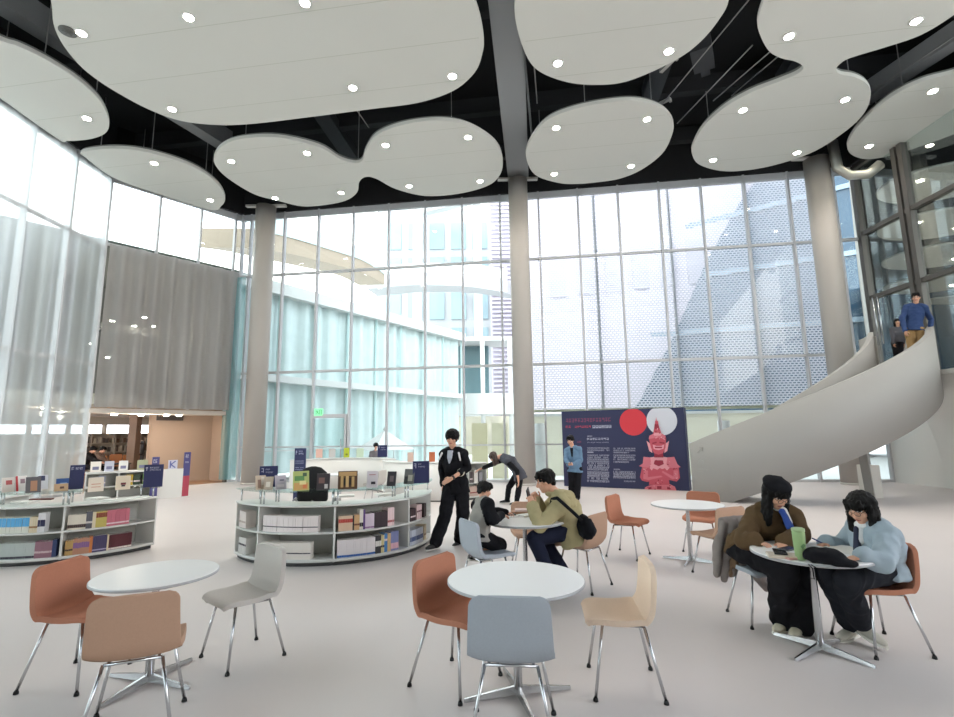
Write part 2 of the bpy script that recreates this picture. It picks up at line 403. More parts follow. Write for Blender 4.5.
# cloud-shaped ceiling panels
PANELS = {
 'A':[(-7.74, 7.83), (-8.07, 8.45), (-8.48, 9.0), (-8.7, 9.43), (-8.83, 9.91), (-8.86, 10.37), (-8.72, 10.95), (-8.33, 11.71), (-7.78, 12.21), (-6.9, 12.41), (-5.88, 12.37), (-4.07, 12.08), (-2.65, 11.83), (-1.42, 11.61), (-0.5, 11.18), (0.03, 10.57), (0.21, 9.97), (0.23, 9.48), (0.07, 8.67), (-0.3, 7.94), (-1.21, 7.34), (-2.79, 7.01), (-4.73, 6.99), (-6.37, 7.21)],
 'B':[(1.06, 7.96), (0.84, 8.59), (0.93, 9.29), (1.24, 10.15), (1.61, 10.6), (2.25, 10.92), (2.88, 11.03), (3.54, 10.98), (4.11, 10.67), (4.66, 10.18), (4.93, 9.72), (5.05, 9.17), (5.02, 8.66), (4.63, 8.01), (3.79, 7.53), (2.52, 7.33), (1.53, 7.5)],
 'C':[(5.61, 8.13), (5.71, 8.67), (5.87, 9.18), (6.13, 9.55), (6.58, 10.01), (6.98, 10.23), (7.34, 10.33), (7.6, 10.46), (7.71, 10.59), (7.65, 10.78), (7.37, 11.02), (6.9, 11.4), (6.55, 11.94), (6.36, 12.75), (6.43, 13.6), (6.62, 14.15), (7.11, 14.77), (8.02, 15.19), (8.9, 15.15), (9.7, 14.77), (10.33, 14.06), (10.52, 13.01), (10.41, 12.23), (10.02, 11.52), (9.62, 11.13), (9.13, 10.88), (8.74, 10.79), (8.51, 10.63), (8.47, 10.44), (8.58, 10.25), (9.13, 9.94), (9.61, 9.61), (9.83, 9.11), (9.89, 8.51), (8.71, 7.78), (7.12, 7.57), (6.01, 7.74)],
 'D':[(11.82, 10.44), (11.41, 10.8), (10.9, 11.09), (10.61, 11.67), (10.67, 12.69), (10.98, 13.62), (11.4, 14.16), (11.92, 14.49), (12.43, 14.58), (12.97, 14.31), (13.49, 13.73), (13.91, 13.01), (14.05, 12.01), (12.98, 10.88)],
 'E':[(1.58, 14.2), (1.61, 13.35), (1.95, 12.43), (2.61, 11.94), (3.57, 11.66), (4.27, 11.67), (4.91, 11.96), (5.4, 12.5), (5.63, 13.15), (5.7, 14.13), (5.36, 15.06), (4.84, 15.59), (4.22, 15.8), (3.43, 15.92), (2.76, 15.8), (1.97, 15.26)],
 'F':[(-7.85, 14.02), (-7.3, 13.4), (-6.57, 13.06), (-5.51, 13.02), (-4.52, 13.51), (-4.11, 14.15), (-3.73, 14.41), (-3.45, 14.3), (-3.19, 13.69), (-2.74, 12.98), (-2.01, 12.54), (-1.12, 12.34), (-0.37, 12.46), (0.22, 12.89), (0.7, 13.59), (0.89, 14.58), (0.77, 15.44), (0.35, 16.04), (-0.62, 16.52), (-1.76, 16.63), (-2.7, 16.1), (-3.22, 15.4), (-3.54, 15.26), (-3.83, 15.58), (-4.08, 16.31), (-4.62, 16.9), (-5.47, 17.23), (-6.33, 17.31), (-7.02, 16.86), (-7.64, 16.36), (-7.99, 15.4), (-8.05, 14.65)],
 'G':[(-10.45, 8.69), (-9.95, 9.41), (-9.7, 9.6), (-9.43, 10.05), (-9.26, 10.69), (-9.32, 11.41), (-9.67, 12.17), (-10.12, 12.68), (-10.76, 12.97), (-11.49, 13.05), (-11.66, 12.95), (-11.65, 11.21), (-11.62, 10.01), (-11.45, 9.25)],
 'H':[(-11.53, 13.64), (-10.75, 13.47), (-9.93, 13.54), (-9.2, 13.97), (-8.68, 14.66), (-8.55, 15.63), (-8.79, 16.58), (-9.23, 17.19), (-9.77, 17.51), (-10.78, 16.37), (-11.63, 15.18), (-11.63, 13.93)],
}
PLAB = {'A': 'largest pale cloud-shaped ceiling panel, over the left tables', 'B': 'big rounded ceiling panel cut by the top edge, right of the wide beam',
 'C': 'hourglass-shaped pale ceiling panel with two narrow black notches', 'D': 'pale ceiling panel beside the glazed partition above the stairs',
 'E': 'free oval ceiling panel between the middle column and the hourglass panel', 'F': 'two-lobed pale ceiling panel between the left and middle columns',
 'G': 'rounded ceiling panel touching the curtained side wall, nearest the viewer on that side', 'H': 'leaf-shaped ceiling panel over the curtained corner with the grey curtain'}
def spline(pts, n=5):
    out = []; N = len(pts)
    for i in range(N):
        p0, p1, p2, p3 = (V(pts[(i + k - 1) % N]) for k in range(4))
        for j in range(n):
            t = j / n
            out.append(.5 * ((2 * p1) + (p2 - p0) * t + (2 * p0 - 5 * p1 + 4 * p2 - p3) * t * t + (3 * p1 - p0 - 3 * p2 + p3) * t ** 3))
    return out
def panel(key):
    pts = spline(PANELS[key]); c = sum((V(p) for p in pts), V((0, 0))) / len(pts)
    lp = [(p - c) for p in pts]; area = sum(a.x * b.y - b.x * a.y for a, b in zip(lp, lp[1:] + lp[:1]))
    if area < 0: lp.reverse()
    o = thing('ceiling_panel', PLAB[key], 'ceiling panel', (c.x, c.y, 9.95))
    MB().prism(lp, 0, .10).build('board', PANEL, o)
    hp = MB()
    rim = [(p.x * .985, p.y * .985) for p in lp]
    hp.prism(rim, .101, .16); hp.build('backing', C((120, 120, 116), .8), o)
    for k in range(0, len(lp), max(1, len(lp) // 5)):
        q = lp[k] * .8; MB().tube([(q.x, q.y, .1), (q.x, q.y, 2.0)], .012, 6).build('hanger', WIRE, o)
    sm = MB(); xs = [p.x for p in lp]; ys = [p.y for p in lp]; d = V((.99, -.14))
    y = min(ys) + .8
    while y < max(ys) - .4:                      # joint lines between boards
        hit = []
        for a, b in zip(lp, lp[1:] + lp[:1]):
            fa, fb = a.y + .142 * a.x - y, b.y + .142 * b.x - y
            if fa * fb < 0: hit.append(a + (b - a) * (fa / (fa - fb)))
        hit.sort(key=lambda p: p.x)
        for a, b in zip(hit[::2], hit[1::2]):
            sm.quad((a.x + .1, a.y, -.002), (b.x - .1, b.y, -.002), (b.x - .1, b.y + .018, -.002), (a.x + .1, a.y + .018, -.002))
        y += 1.22
    sm.build('board_joint', C((196, 196, 185), .85), o)
    return o
for k in PANELS: panel(k)
v = MB(); v.lathe([(.0, 0), (.16, 0), (.16, .02), (.0, .02)], seg=24)
for a in (30, 90, 150): v.m(None) if False else v.beam((-.1 * math.cos(R(a)), -.1 * math.sin(R(a)), -.004), (.1 * math.cos(R(a)), .1 * math.sin(R(a)), -.004), .02, .01)
tag(v.build('ceiling_speaker', C((96, 96, 92), .6), None, (-8.35, 9.2, 9.93)), 'small round dark grille beside a downlight at the edge of the largest ceiling panel', 'ceiling speaker')

LIGHTS = [(-8.11, 9.25), (-5.68, 8.89), (-3.25, 8.59), (-10.15, 12.04), (-7.72, 11.72), (-9.8, 14.25), (-9.39, 16.72), (-7.41, 14.2), (-4.97, 13.82), (-7.05, 16.63), (-2.92, 11.01), (-0.49, 10.66), (-4.63, 16.29), (-2.57, 13.46), (-0.17, 13.12), (-2.22, 15.9), (0.18, 15.63), (1.93, 10.29), (2.27, 12.73), (2.59, 15.23), (4.96, 14.8), (4.34, 9.97), (4.67, 12.4), (6.77, 9.59), (9.18, 9.23), (7.08, 12.07), (9.5, 11.7), (7.43, 14.51), (9.82, 14.16), (11.49, 11.42), (11.77, 13.85)]
LLAB = ['beside the round dark grille in the largest ceiling panel', 'in the largest ceiling panel, one in from the grille towards the beam', 'in the largest ceiling panel, at the very top of the view',
 'in the panel nearest the viewer on the curtained side', 'in the largest ceiling panel, at its rim over the curtained corner', 'in the leaf-shaped panel, its nearer end', 'in the leaf-shaped panel, its tip by the window corner',
 'in the two-lobed panel, smaller lobe, outer front', 'in the two-lobed panel, smaller lobe, inner front', 'in the two-lobed panel above the left column', 'in the largest panel, rim midway to the beam',
 'in the largest panel, closest to the wide beam', 'in the two-lobed panel, smaller lobe, by its neck', 'in the two-lobed panel, larger lobe, just past the neck', 'in the two-lobed panel, larger lobe, front by the beam',
 'in the two-lobed panel, larger lobe, window side past the neck', 'in the two-lobed panel, larger lobe, window side by the beam', 'in the big cut-off panel, just right of the wide beam', 'in the oval panel, front by the beam', 'in the oval panel, window side by the beam',
 'in the oval panel, window side towards the stairs', 'in the big cut-off panel, far from the beam', 'in the oval panel, front towards the stairs', 'in the hourglass panel, upper lobe near the notch', 'in the hourglass panel, upper lobe near the partition',
 'in the hourglass panel, lower lobe front left', 'in the hourglass panel, lower lobe near the partition', 'in the hourglass panel, window side left', 'in the hourglass panel, window side by the right column',
 'in the partition-side panel, nearer the viewer', 'in the partition-side panel, by the silver duct']
proto = None
for i, (x, y) in enumerate(LIGHTS):
    lab = 'round warm downlight ' + LLAB[i]
    if proto is None:
        proto = thing('downlight', lab, 'downlight', (x, y, 9.95), 0, 'downlights in the ceiling panels')
        MB().lathe([(.09, -.012), (.125, -.02), (.13, -.003), (.09, -.003)], seg=24).build('trim_ring', WHITE, proto)
        MB().lathe([(.001, -.018), (.089, -.018), (.089, -.004), (.001, -.004)], seg=24).build('lens', LAMP, proto)
    else: dup(proto, lab, (x, y, 9.95))
    if y < 15.9:
        ld = bpy.data.lights.new('downlight_beam', 'SPOT'); ld.energy = SPOTW; ld.spot_size = R(110); ld.spot_blend = .8; ld.shadow_soft_size = .35; ld.color = (1, .94, .86)
        lo = bpy.data.objects.new('downlight_beam', ld); COL.objects.link(lo); lo.location = (x, y, 9.88)

# right wall: white below, glazed partition above, lobby behind
S(MB().prism([(RX, BACK), (RX + .3, BACK), (RX + .3, RY), (RX, RY)], 0, 3.0).build('wall_right', WHITE))
mb = MB()
prof = []
for i in range(13):                      # flared plaster drum under the landing
    a = i / 12; prof.append((RX - .02 - 1.3 * a ** 2.2, 3.02 * a))
for (x0, z0), (x1, z1) in zip(prof, prof[1:]):
    mb.quad((x0, 9.0, z0), (x0, 13.9 - .35 * (RX - x0), z0), (x1, 13.9 - .35 * (RX - x1), z1), (x1, 9.0, z1))
x, z = prof[-1]
mb.prism([(x, 9.0), (RX, 9.0), (RX, 13.9), (x, 13.4)], 2.9, 3.02)
pts = [mb.bm.verts.new((p[0], 13.9 - .35 * (RX - p[0]), p[1])) for p in prof] + [mb.bm.verts.new((RX, 13.9, 3.02))]
mb.face(pts)
S(mb.build('trim_2', WHITE))
win4 = MB(); L4 = RY - 7; win4.box((L4 / 2, .03, 6.6), (L4, .012, 7.2)); win4 = S(win4.build('window_4', GLASS, None, (RX, RY, 0), R(-90)))
for s in (.08, 1.72, 1.95, 4.2, 4.45): MB().box((s, 0, 6.6), (.15, .2, 7.2)).build('mullion', DKFRAME, win4)
for z in (5.75, 7.9, TOP): MB().box((L4 / 2, 0, z), (L4, .14, .13)).build('transom', DKFRAME, win4)
for s in (.32, .5): MB().tube([(s, -.12, 4.2), (s, -.12, 5.7)], .025).build('door_pull', CHROME, win4)
S(MB().prism([(RX + .05, 6), (46, 6), (46, 44), (RX + 22, 44), (RX + .05, RY + .2)], 2.7, 3.04).build('floor_upper', C((170, 166, 160), .5)))
S(MB().prism([(RX + .2, 6), (46, 6), (46, 44), (RX + 22, 44), (RX + .2, RY + .2)], 11.2, 11.4).build('ceiling_lobby', DARK))
mb = MB(); mb.wall((RX + 20.5, 42), (46, 42), 6.4, 11.3, .3); mb.wall((RX + .14, RY + .14), (RX + 20.6, 42), 3, 11.3, .2); mb.wall((46, 6), (46, 42), 3, 11.3, .3)
for x in range(34, 46, 3): mb.box((x, 42, 4.7), (1.0, .3, 3.4))
S(mb.build('wall_lobby', C((150, 146, 138), .7)))
for i, (px, py, rx, ry) in enumerate(((16.4, 16.6, 1.9, 1.5), (19.6, 20.2, 2.2, 1.7), (23.2, 24.2, 2.3, 2.0), (27.4, 29.0, 2.6, 2.2), (32.6, 34.2, 2.8, 2.4), (21.4, 17.2, 2.0, 1.6))):
    o = thing('ceiling_panel', ['oval', 'second oval', 'third oval', 'fourth oval', 'fifth oval', 'farthest oval'][i] + ' ceiling panel of the upper lobby counted from the partition glass', 'ceiling panel', (px, py, 10.1))
    MB().lathe([(1, 0), (1, .1)], seg=40).build('board', PANEL, o).scale = (rx, ry, 1)
    for k in range(2):
        MB().lathe([(.001, -.02), (.09, -.02), (.09, -.004), (.001, -.004)], seg=16).build('downlight', LAMP, o, ((k - .5) * rx, (k - .5) * .6, 0))
for x, y in ((16.5, 18.5), (22, 23), (27, 31)):
    ld = bpy.data.lights.new('lobby_lamp', 'SPOT'); ld.energy = SPOTW * 5; ld.spot_size = R(120); ld.shadow_soft_size = .4; ld.color = (1, .93, .84)
    lo = bpy.data.objects.new('lobby_lamp', ld); COL.objects.link(lo); lo.location = (x, y, 9.9)

# library room behind the opening: warm walls, windows, shelves; dark storey above it
def fp(s, t, z=0): return V((AX, AY, 0)) + fd * s - fn * t + V((0, 0, z))
mb = MB(); S(mb.prism([fp(-14, .06)[:2], fp(FL + .1, .06)[:2], fp(9, 16)[:2], fp(-14, 16)[:2]], -.29, .005).build('floor_library', C((150, 112, 84), .55)))
S(MB().prism([fp(-14, .9)[:2], fp(FL, .9)[:2], fp(9, 16)[:2], fp(-14, 16)[:2]], 2.75, 3.1).build('ceiling_library', C((196, 184, 170), .7)))
S(MB().prism([fp(-14, .15)[:2], fp(FL, .15)[:2], fp(FL, 12)[:2], fp(-14, 12)[:2]], 7.9, 8.1).build('ceiling_storey', C((120, 118, 116), .8)))
UP = C((128, 126, 126), .8)
mb = MB(); mb.wall(fp(-14, 6), fp(FL, 6), 3.1, 7.9, .2); mb.wall(fp(FL - .05, .2), fp(FL - .05, 12), 3.1, 7.9, .12); S(mb.build('wall_storey', UP))
mb = MB(); mb.wall(fp(.2, 3.2), fp(FL, 3.2), 5.6, 5.9, .25); mb.wall(fp(1.0, 5.6), fp(1.0, 5.9), 3.1, 7.9, .5); S(mb.build('trim_3', C((92, 90, 90), .8)))
TAN = C((158, 136, 118), .7)
mb = MB(); mb.wall(fp(FL, .2), fp(FL, 1.7), -.01, 2.8, .15); mb.wall(fp(2.45, 2.2), fp(FL, 1.6), 0, 2.8, .2); mb.wall(fp(2.45, 2.2), fp(9, 15), 0, 2.8, .2); S(mb.build('wall_library', TAN))
mb = MB(); mb.box(fp(2.42, 4.0, 1.37), (.30, .30, 2.75)); S(mb.build('column_library', C((132, 112, 98), .7)))
mb = MB(); mb.wall(fp(-14, 13), fp(8.2, 13), 0, 1.25, .25); mb.wall(fp(-14, 13), fp(8.2, 13), 2.35, 2.8, .25)
for k in range(15): mb.box(fp(-13 + 1.5 * k, 13, 1.8), (.16, .16, 1.2))
S(mb.build('wall_reading', C((190, 182, 172), .7)))
# ------------------------------------------------------------------ outside the glass
EXW = C((196, 195, 194), .8); EXL = C((176, 168, 178), .85); EXM = C((168, 168, 170), .8)
TEAL = mat('teal_curtained_glass', (190, 203, 203), .35, var=.12, vscale=2.2)
b = thing('building', 'long teal-glazed wing with white roof edge running away behind the window wall', 'building')
wa, wb = V((-10.2, 20.6, 0)), V((-1.2, 34.2, 0)); wd = (wb - wa).normalized(); wn = V((wd.y, -wd.x, 0)); wl = (wb - wa).length
def fq(s, t, z): return wa + wd * s + wn * t + V((0, 0, z))
mb = MB(); rr = random.Random(5); ph = 0; rows = []
for i in range(int(wl / .12)):
    ph += rr.uniform(.2, 1.5); k = .10 * math.sin(ph); rows.append(mb.verts([fq(i * .12, k, 0), fq(i * .12, k, 8.0)]))
for p, q in zip(rows, rows[1:]): mb.face([p[0], q[0], q[1], p[1]], True)
mb.build('curtained_glazing', TEAL, b)
for z, h in ((8.25, .55), (4.15, .3)): MB().beam(fq(-.6, .1, z), fq(wl + .2, .1, z), .6, h).build('fascia', EXW, b)
for k in range(9): MB().beam(fq(k * wl / 8, .14, 0), fq(k * wl / 8, .14, 8), .1, .1).build('mullion', C((190, 214, 214), .5), b)
MB().beam(fq(0, .12, 1.0), fq(wl, .12, 1.0), .06, .06).build('rail', EXW, b)
mb = MB(); mb.wall(fq(0, -1.6, 0), fq(wl, -1.6, 0), 0, 8.4, .3); mb.prism([fq(-.3, -1.6, 0)[:2], fq(-.3, 0, 0)[:2], fq(wl, 0, 0)[:2], fq(wl, -1.6, 0)[:2]], 8.3, 8.5); mb.build('roof', EXW, b)
b = thing('building', 'white open terrace with dark glazing at the far end of the teal wing', 'building')
mb = MB(); mb.box((-.2, 37, 3.75), (7.5, 2.2, 1.5)).box((-.2, 38, 8.6), (6, 3, .3)); mb.build('deck', EXW, b)
MB().box((-1.2, 38.6, 6.4), (4.2, .2, 4)).build('dark_glazing', C((96, 120, 126), .2), b)
for x in (-3, -1.6, .4, 2.4): MB().lathe([(.16, 0), (.16, 8.4)], seg=16).build('column', EXW, b, (x, 36.2, 0))
MB().box((-.2, 40, 1.5), (8, .2, 3)).build('rear_wall', C((214, 206, 188), .8), b)
def ribbon(name, pts, h, wdt, m, lab, m2):
    o = thing(name, lab, 'walkway'); pts = [V(p) for p in pts]
    sp = []
    for i in range(len(pts) - 1):
        p0, p1, p2, p3 = pts[max(0, i - 1)], pts[i], pts[i + 1], pts[min(len(pts) - 1, i + 2)]
        for j in range(8):
            t = j / 8; sp.append(.5 * ((2 * p1) + (p2 - p0) * t + (2 * p0 - 5 * p1 + 4 * p2 - p3) * t * t + (3 * p1 - p0 - 3 * p2 + p3) * t ** 3))
    sp.append(pts[-1])
    for nm, dz, hh, ww, mm in (('deck', 0, h, wdt, m), ('parapet', h * .5 + .45, .9, .12, m2)):
        mb = MB(); rows = []
        for i, p in enumerate(sp):
            d = (sp[min(i + 1, len(sp) - 1)] - sp[max(0, i - 1)]); n = V((d.y, -d.x, 0)).normalized()
            c = p + V((0, 0, dz)) + (n * (wdt / 2) if nm == 'parapet' else V((0, 0, 0)))
            rows.append(mb.verts([c - n * ww / 2 + V((0, 0, -hh / 2)), c + n * ww / 2 + V((0, 0, -hh / 2)), c + n * ww / 2 + V((0, 0, hh / 2)), c - n * ww / 2 + V((0, 0, hh / 2))]))
        for p, q in zip(rows, rows[1:]):
            for k in range(4): mb.face([p[k], p[(k + 1) % 4], q[(k + 1) % 4], q[k]])
        mb.face(rows[0]); mb.face(rows[-1][::-1]); mb.build(nm, mm, o)
    return o
ribbon('footbridge', [(-11.022, 21.000, 10.297), (-11.161, 25.000, 11.538), (-10.351, 30.000, 12.693), (-9.399, 36.000, 14.007), (-9.027, 42.000, 14.961)], .9, 2.2, C((150, 136, 120), .8), 'curved beige-bellied footbridge descending behind the left window bays', C((180, 196, 196), .5))
ribbon('footbridge', [(-9.875, 46.000, 15.543), (-5.203, 45.000, 15.562), (-0.532, 43.000, 14.789), (3.072, 41.500, 13.748)], 1.1, 2.5, EXM, 'pale arched footbridge crossing behind the middle window bays', C((240, 240, 240), .5))
b = thing('building', 'white framed building with deep eaves far behind the middle window bays', 'building')
mb = MB(); mb.box((-4.5, 58, 14), (14, 4, 28)); mb.build('wall', EXM, b)
for i in range(5):
    for j in range(4): MB().box((-9.5 + i * 2.5, 55.95, 12 + j * 4.2), (1.7, .2, 3.2)).build('window', C((136, 156, 164), .2), b)
mb = MB(); mb.beam((-7, 54, 26.5), (1, 50, 26.5), 1.0, .7); mb.beam((-7, 50, 27), (1, 46, 27), .8, .6); mb.build('eave', EXW, b)
for x in (-6.2, 0.2): MB().box((x, 51.5, 13), (.9, .9, 27)).build('pier', EXW, b)
b = thing('building', 'lilac-white slatted tower block behind the middle column', 'building')
MB().box((6, 49, 13), (9, 4, 26)).build('wall', EXL, b)
mb = MB()
for k in range(60): mb.box((6, 46.9, .6 + k * .42), (9, .12, .2))
mb.build('slat_screen', C((186, 180, 190), .8), b)
b = thing('building', 'broad pale lilac building filling the right window bays', 'building')
MB().box((17, 40, 11), (26, 3, 22)).build('wall', C((226, 213, 226), .9), b)
mb = MB()
for k in range(6): mb.box((6.5 + 2.2 * k, 38.4, 14 + .2 * k), (1.3, .1, 3.6))
mb.build('window_grid', C((204, 194, 208), .6), b)
b = thing('building', 'blue-grey sloping glazed building behind the perforated screen at right', 'building')
pts = [(8.992, 34.000, 1.626), (11.002, 34.000, 3.744), (13.463, 34.000, 7.843), (16.260, 34.000, 13.406), (18.904, 34.000, 17.635), (20.876, 34.000, 20.148), (24.080, 34.000, 24.214), (39.544, 34.000, 23.986), (35.643, 34.000, 1.269)]
mb = MB(); a = mb.verts([(p[0], 34, p[2]) for p in pts]); c = mb.verts([(p[0] + 1, 37, p[2]) for p in pts]); n = len(pts); mb.face(a); mb.face(c[::-1])
for i in range(n): mb.face([a[i], a[(i + 1) % n], c[(i + 1) % n], c[i]])
mb.build('glazing', mat('blue_glazing', (46, 72, 94), .25, var=.1, vscale=.5), b)
for x0, x1, z0, z1 in ((15, 29, 16, 19.5), (12, 28, 8.2, 9.2), (16, 30, 12.4, 14.4)):
    MB().beam((x0, 33.9, z0), (x1, 33.9, z1), .12, .35).build('ledge', C((130, 150, 168), .5), b)
gw = thing('garden_wall', 'low cream garden wall outside, seen below the perforated screen', 'wall', tuple(wp(10.5, 6.5, -.31)), WRZ)
MB().box((5.6, 0, 1.35), (12, .25, 2.7)).build('panel', C((214, 208, 192), .8), gw)
MB().box((5.6, 0, 2.75), (12.1, .35, .12)).build('coping', EXW, gw)
# perforated screen hung outside the glass
sc = thing('metal_screen', 'white perforated metal screen hung outside the right half of the window wall', 'metal screen', tuple(wp(0, 1.3, 0)), WRZ)
MB().quad((10.9, 0, 2.45), (21.9, 0, 2.45), (21.9, 0, 11.5), (10.9, 0, 11.5)).build('perforated_sheet', perforated('perforated_sheet', (196, 192, 200), .135, .025), sc)
for s in (10.9, 13.65, 16.4, 19.15, 21.9): MB().box((s, .12, 6), (.08, .16, 12)).build('post', EXW, sc)
MB().box((16.4, .06, 2.42), (11, .12, .1)).build('bottom_rail', C((220, 212, 190), .6), sc)
for s in (11.3, 15.0, 18.3, 20.6):
    o = MB().lathe([(.22, 0), (.22, 2.3)], seg=20).build('pillar', EXW, None, tuple(wp(s, 3.2, -.3))); tag(o, 'round white pillar standing outside under the perforated screen', 'pillar', 'outdoor pillars under the screen')
for s, m, lab in ((8.6, C((216, 204, 170), .8), 'tall pale yellow panel standing outside beyond the middle bays'), (9.5, C((222, 212, 186), .8), 'second pale cream panel standing outside beside the yellow one')):
    o = MB().box((0, 0, 1.2), (.7, .1, 2.4)).build('outdoor_panel', m, None, tuple(wp(s, 5, -.31)), WRZ); tag(o, lab, 'panel')
tn = thing('tent', 'white pointed tent standing outside the glazed door', 'tent', tuple(wp(3.9, 6, -.31)), WRZ)
MB().loft([((0, 0, 1.25), 1.5, 1.5, V((1, 0, 0)), V((0, 1, 0))), ((0, 0, 1.6), .9, .9, V((1, 0, 0)), V((0, 1, 0))), ((0, 0, 2.15), .05, .05, V((1, 0, 0)), V((0, 1, 0)))], 4, False).build('canopy', EXW, tn)
MB().lathe([(.001, 0), (.12, .06), (.001, .25)], (0, 0, 2.12), 12).build('finial', EXW, tn)
for x, y in ((1.4, 0), (-1.4, 0), (0, 1.4), (0, -1.4)): MB().tube([(x, y, 0), (x, y, 1.3)], .03).build('pole', EXW, tn)

# ------------------------------------------------------------------ curved staircase
SCX = (8.3, 14.8)
ztop = lambda a: 1.33 + (a - 218) * .0280 if a < 318 else 4.13
def sweep(mb, r0, r1, a0, a1, lo, hi, n=48):
    rows = []
    for i in range(n + 1):
        a = a0 + (a1 - a0) * i / n; co, si = math.cos(R(a)), math.sin(R(a))
        rows.append(mb.verts([(SCX[0] + r * co, SCX[1] + r * si, z) for r, z in ((r0, lo(a)), (r1, lo(a)), (r1, hi(a)), (r0, hi(a)))]))
    for p, q in zip(rows, rows[1:]):
        for k in range(4): mb.face([p[k], p[(k + 1) % 4], q[(k + 1) % 4], q[k]], k in (1, 3))
    mb.face(rows[0]); mb.face(rows[-1][::-1]); return mb
st = thing('staircase', 'white curved staircase with solid parapets sweeping up to the right', 'staircase')
lo = lambda a: max(0., ztop(a) - 1.66) if a < 318 else 2.47 + 0 * a
sweep(MB(), 3.88, 4.0, 217.6, 350, lo, ztop, 90).build('outer_parapet', STAIR, st)
sweep(MB(), 2.72, 2.82, 226, 346, lo, ztop, 80).build('inner_parapet', STAIR, st)
sweep(MB(), 2.82, 3.88, 230, 346, lambda a: lo(a), lambda a: max(.02, lo(a) + .12), 60).build('soffit', STAIR, st)
a = 222.
TREAD = C((186, 184, 178), .6)
while a < 316:
    z = ztop(a) - .98
    if z > .05: MB().arc(SCX, 2.82, 3.88, max(0, z - .16), z, a, a + 6.1, 6).build('step', TREAD, st)
    a += 6.1
MB().arc(SCX, 2.82, 3.88, 2.6, 3.12, 316, 350, 14).build('landing', TREAD, st)
MB().arc(SCX, 2.82, 2.87, 3.12, 4.0, 316, 346, 14).build('handrail_lining', C((150, 148, 142), .6), st)
MB().beam((9.1, 12.0, -.0), (8.72, 11.6, 1.35), .16, .16).build('prop', C((140, 138, 134), .6), st)
ink = C((160, 158, 153), .7)
def on_wall(a, z, r=4.004): return V((SCX[0] + r * math.cos(R(a)), SCX[1] + r * math.sin(R(a)), z))
mb = MB(); u = (on_wall(222.6, 0) - on_wall(220.6, 0)).normalized()
p = on_wall(221.2, 1.16)
def stroke(mb, p, a, b, t): mb.beam(p + u * a[0] + V((0, 0, a[1])), p + u * b[0] + V((0, 0, b[1])), .004, t)
stroke(mb, p, (-.06, -.06), (.07, .07), .022); stroke(mb, p, (.07, .07), (-.01, .06), .022); stroke(mb, p, (.07, .07), (.06, -.02), .022); mb.build('arrow_mark', ink, st)
mb = MB(); p = on_wall(221.2, .90)
for k in range(10): stroke(mb, p, (.07 * math.cos(k * .63), .07 * math.sin(k * .63)), (.07 * math.cos(k * .63 + .63), .07 * math.sin(k * .63 + .63)), .012)
mb.build('ring_mark', ink, st)
mb = MB(); p = on_wall(221.4, .70); glyphs(mb, 8, .26, .04, p - u * .1, u, V((0, 0, 1))); glyphs(mb, 5, .14, .022, p - u * .1 - V((0, 0, .05)), u, V((0, 0, 1))); mb.build('lettering', ink, st)
o = MB().box((9.35, 12.3, .38), (.32, .3, .76)).build('plinth', C((206, 204, 198), .6)); tag(o, 'plain white plinth block beneath the stairs beside the tilted prop', 'plinth')

# ------------------------------------------------------------------ exhibition wall
PA = V((2.63, 15.83, 0)); PB = V((5.76, 14.075, 0)); PD = (PB - PA).normalized(); PL = (PB - PA).length; PRZ = math.atan2(PD.y, PD.x); PH = 2.28
ew = thing('exhibition_wall', 'navy exhibition wall with red and white discs and a pink guardian figure', 'display wall', PA, PRZ)
MB().box((PL / 2, .22, PH / 2), (PL, .44, PH)).build('panel_body', C((38, 42, 78), .6), ew)
def flat(name, polys, m, lift, parent=ew):
    mb = MB()
    for P in polys:
        a = mb.verts([(x, -lift, z) for x, z in P]); c = mb.verts([(x, -lift + .002, z) for x, z in P]); n = len(P)
        mb.face(a); mb.face(c[::-1])
        for i in range(n): mb.face([a[i], a[(i + 1) % n], c[(i + 1) % n], c[i]])
    return mb.build(name, m, parent)
def disc(cx, cz, r):   # clipped by the top edge
    return [(cx + r * math.cos(t * 2 * math.pi / 48), min(PH - .004, cz + r * math.sin(t * 2 * math.pi / 48))) for t in range(48)]
c0, c1, c2, c3 = [(2.185, 1.903), (2.98, 1.927), 0, 0]
flat('red_disc', [disc(c0[0], c0[1], .39)], C((206, 50, 62), .6), .003)
flat('white_disc', [disc(c1[0], c1[1], .415)], C((205, 207, 216), .6), .003)
PK = {'p': C((196, 84, 100), .7), 'l': C((228, 160, 170), .7), 'd': C((150, 42, 62), .7), 'm': C((212, 118, 132), .7)}
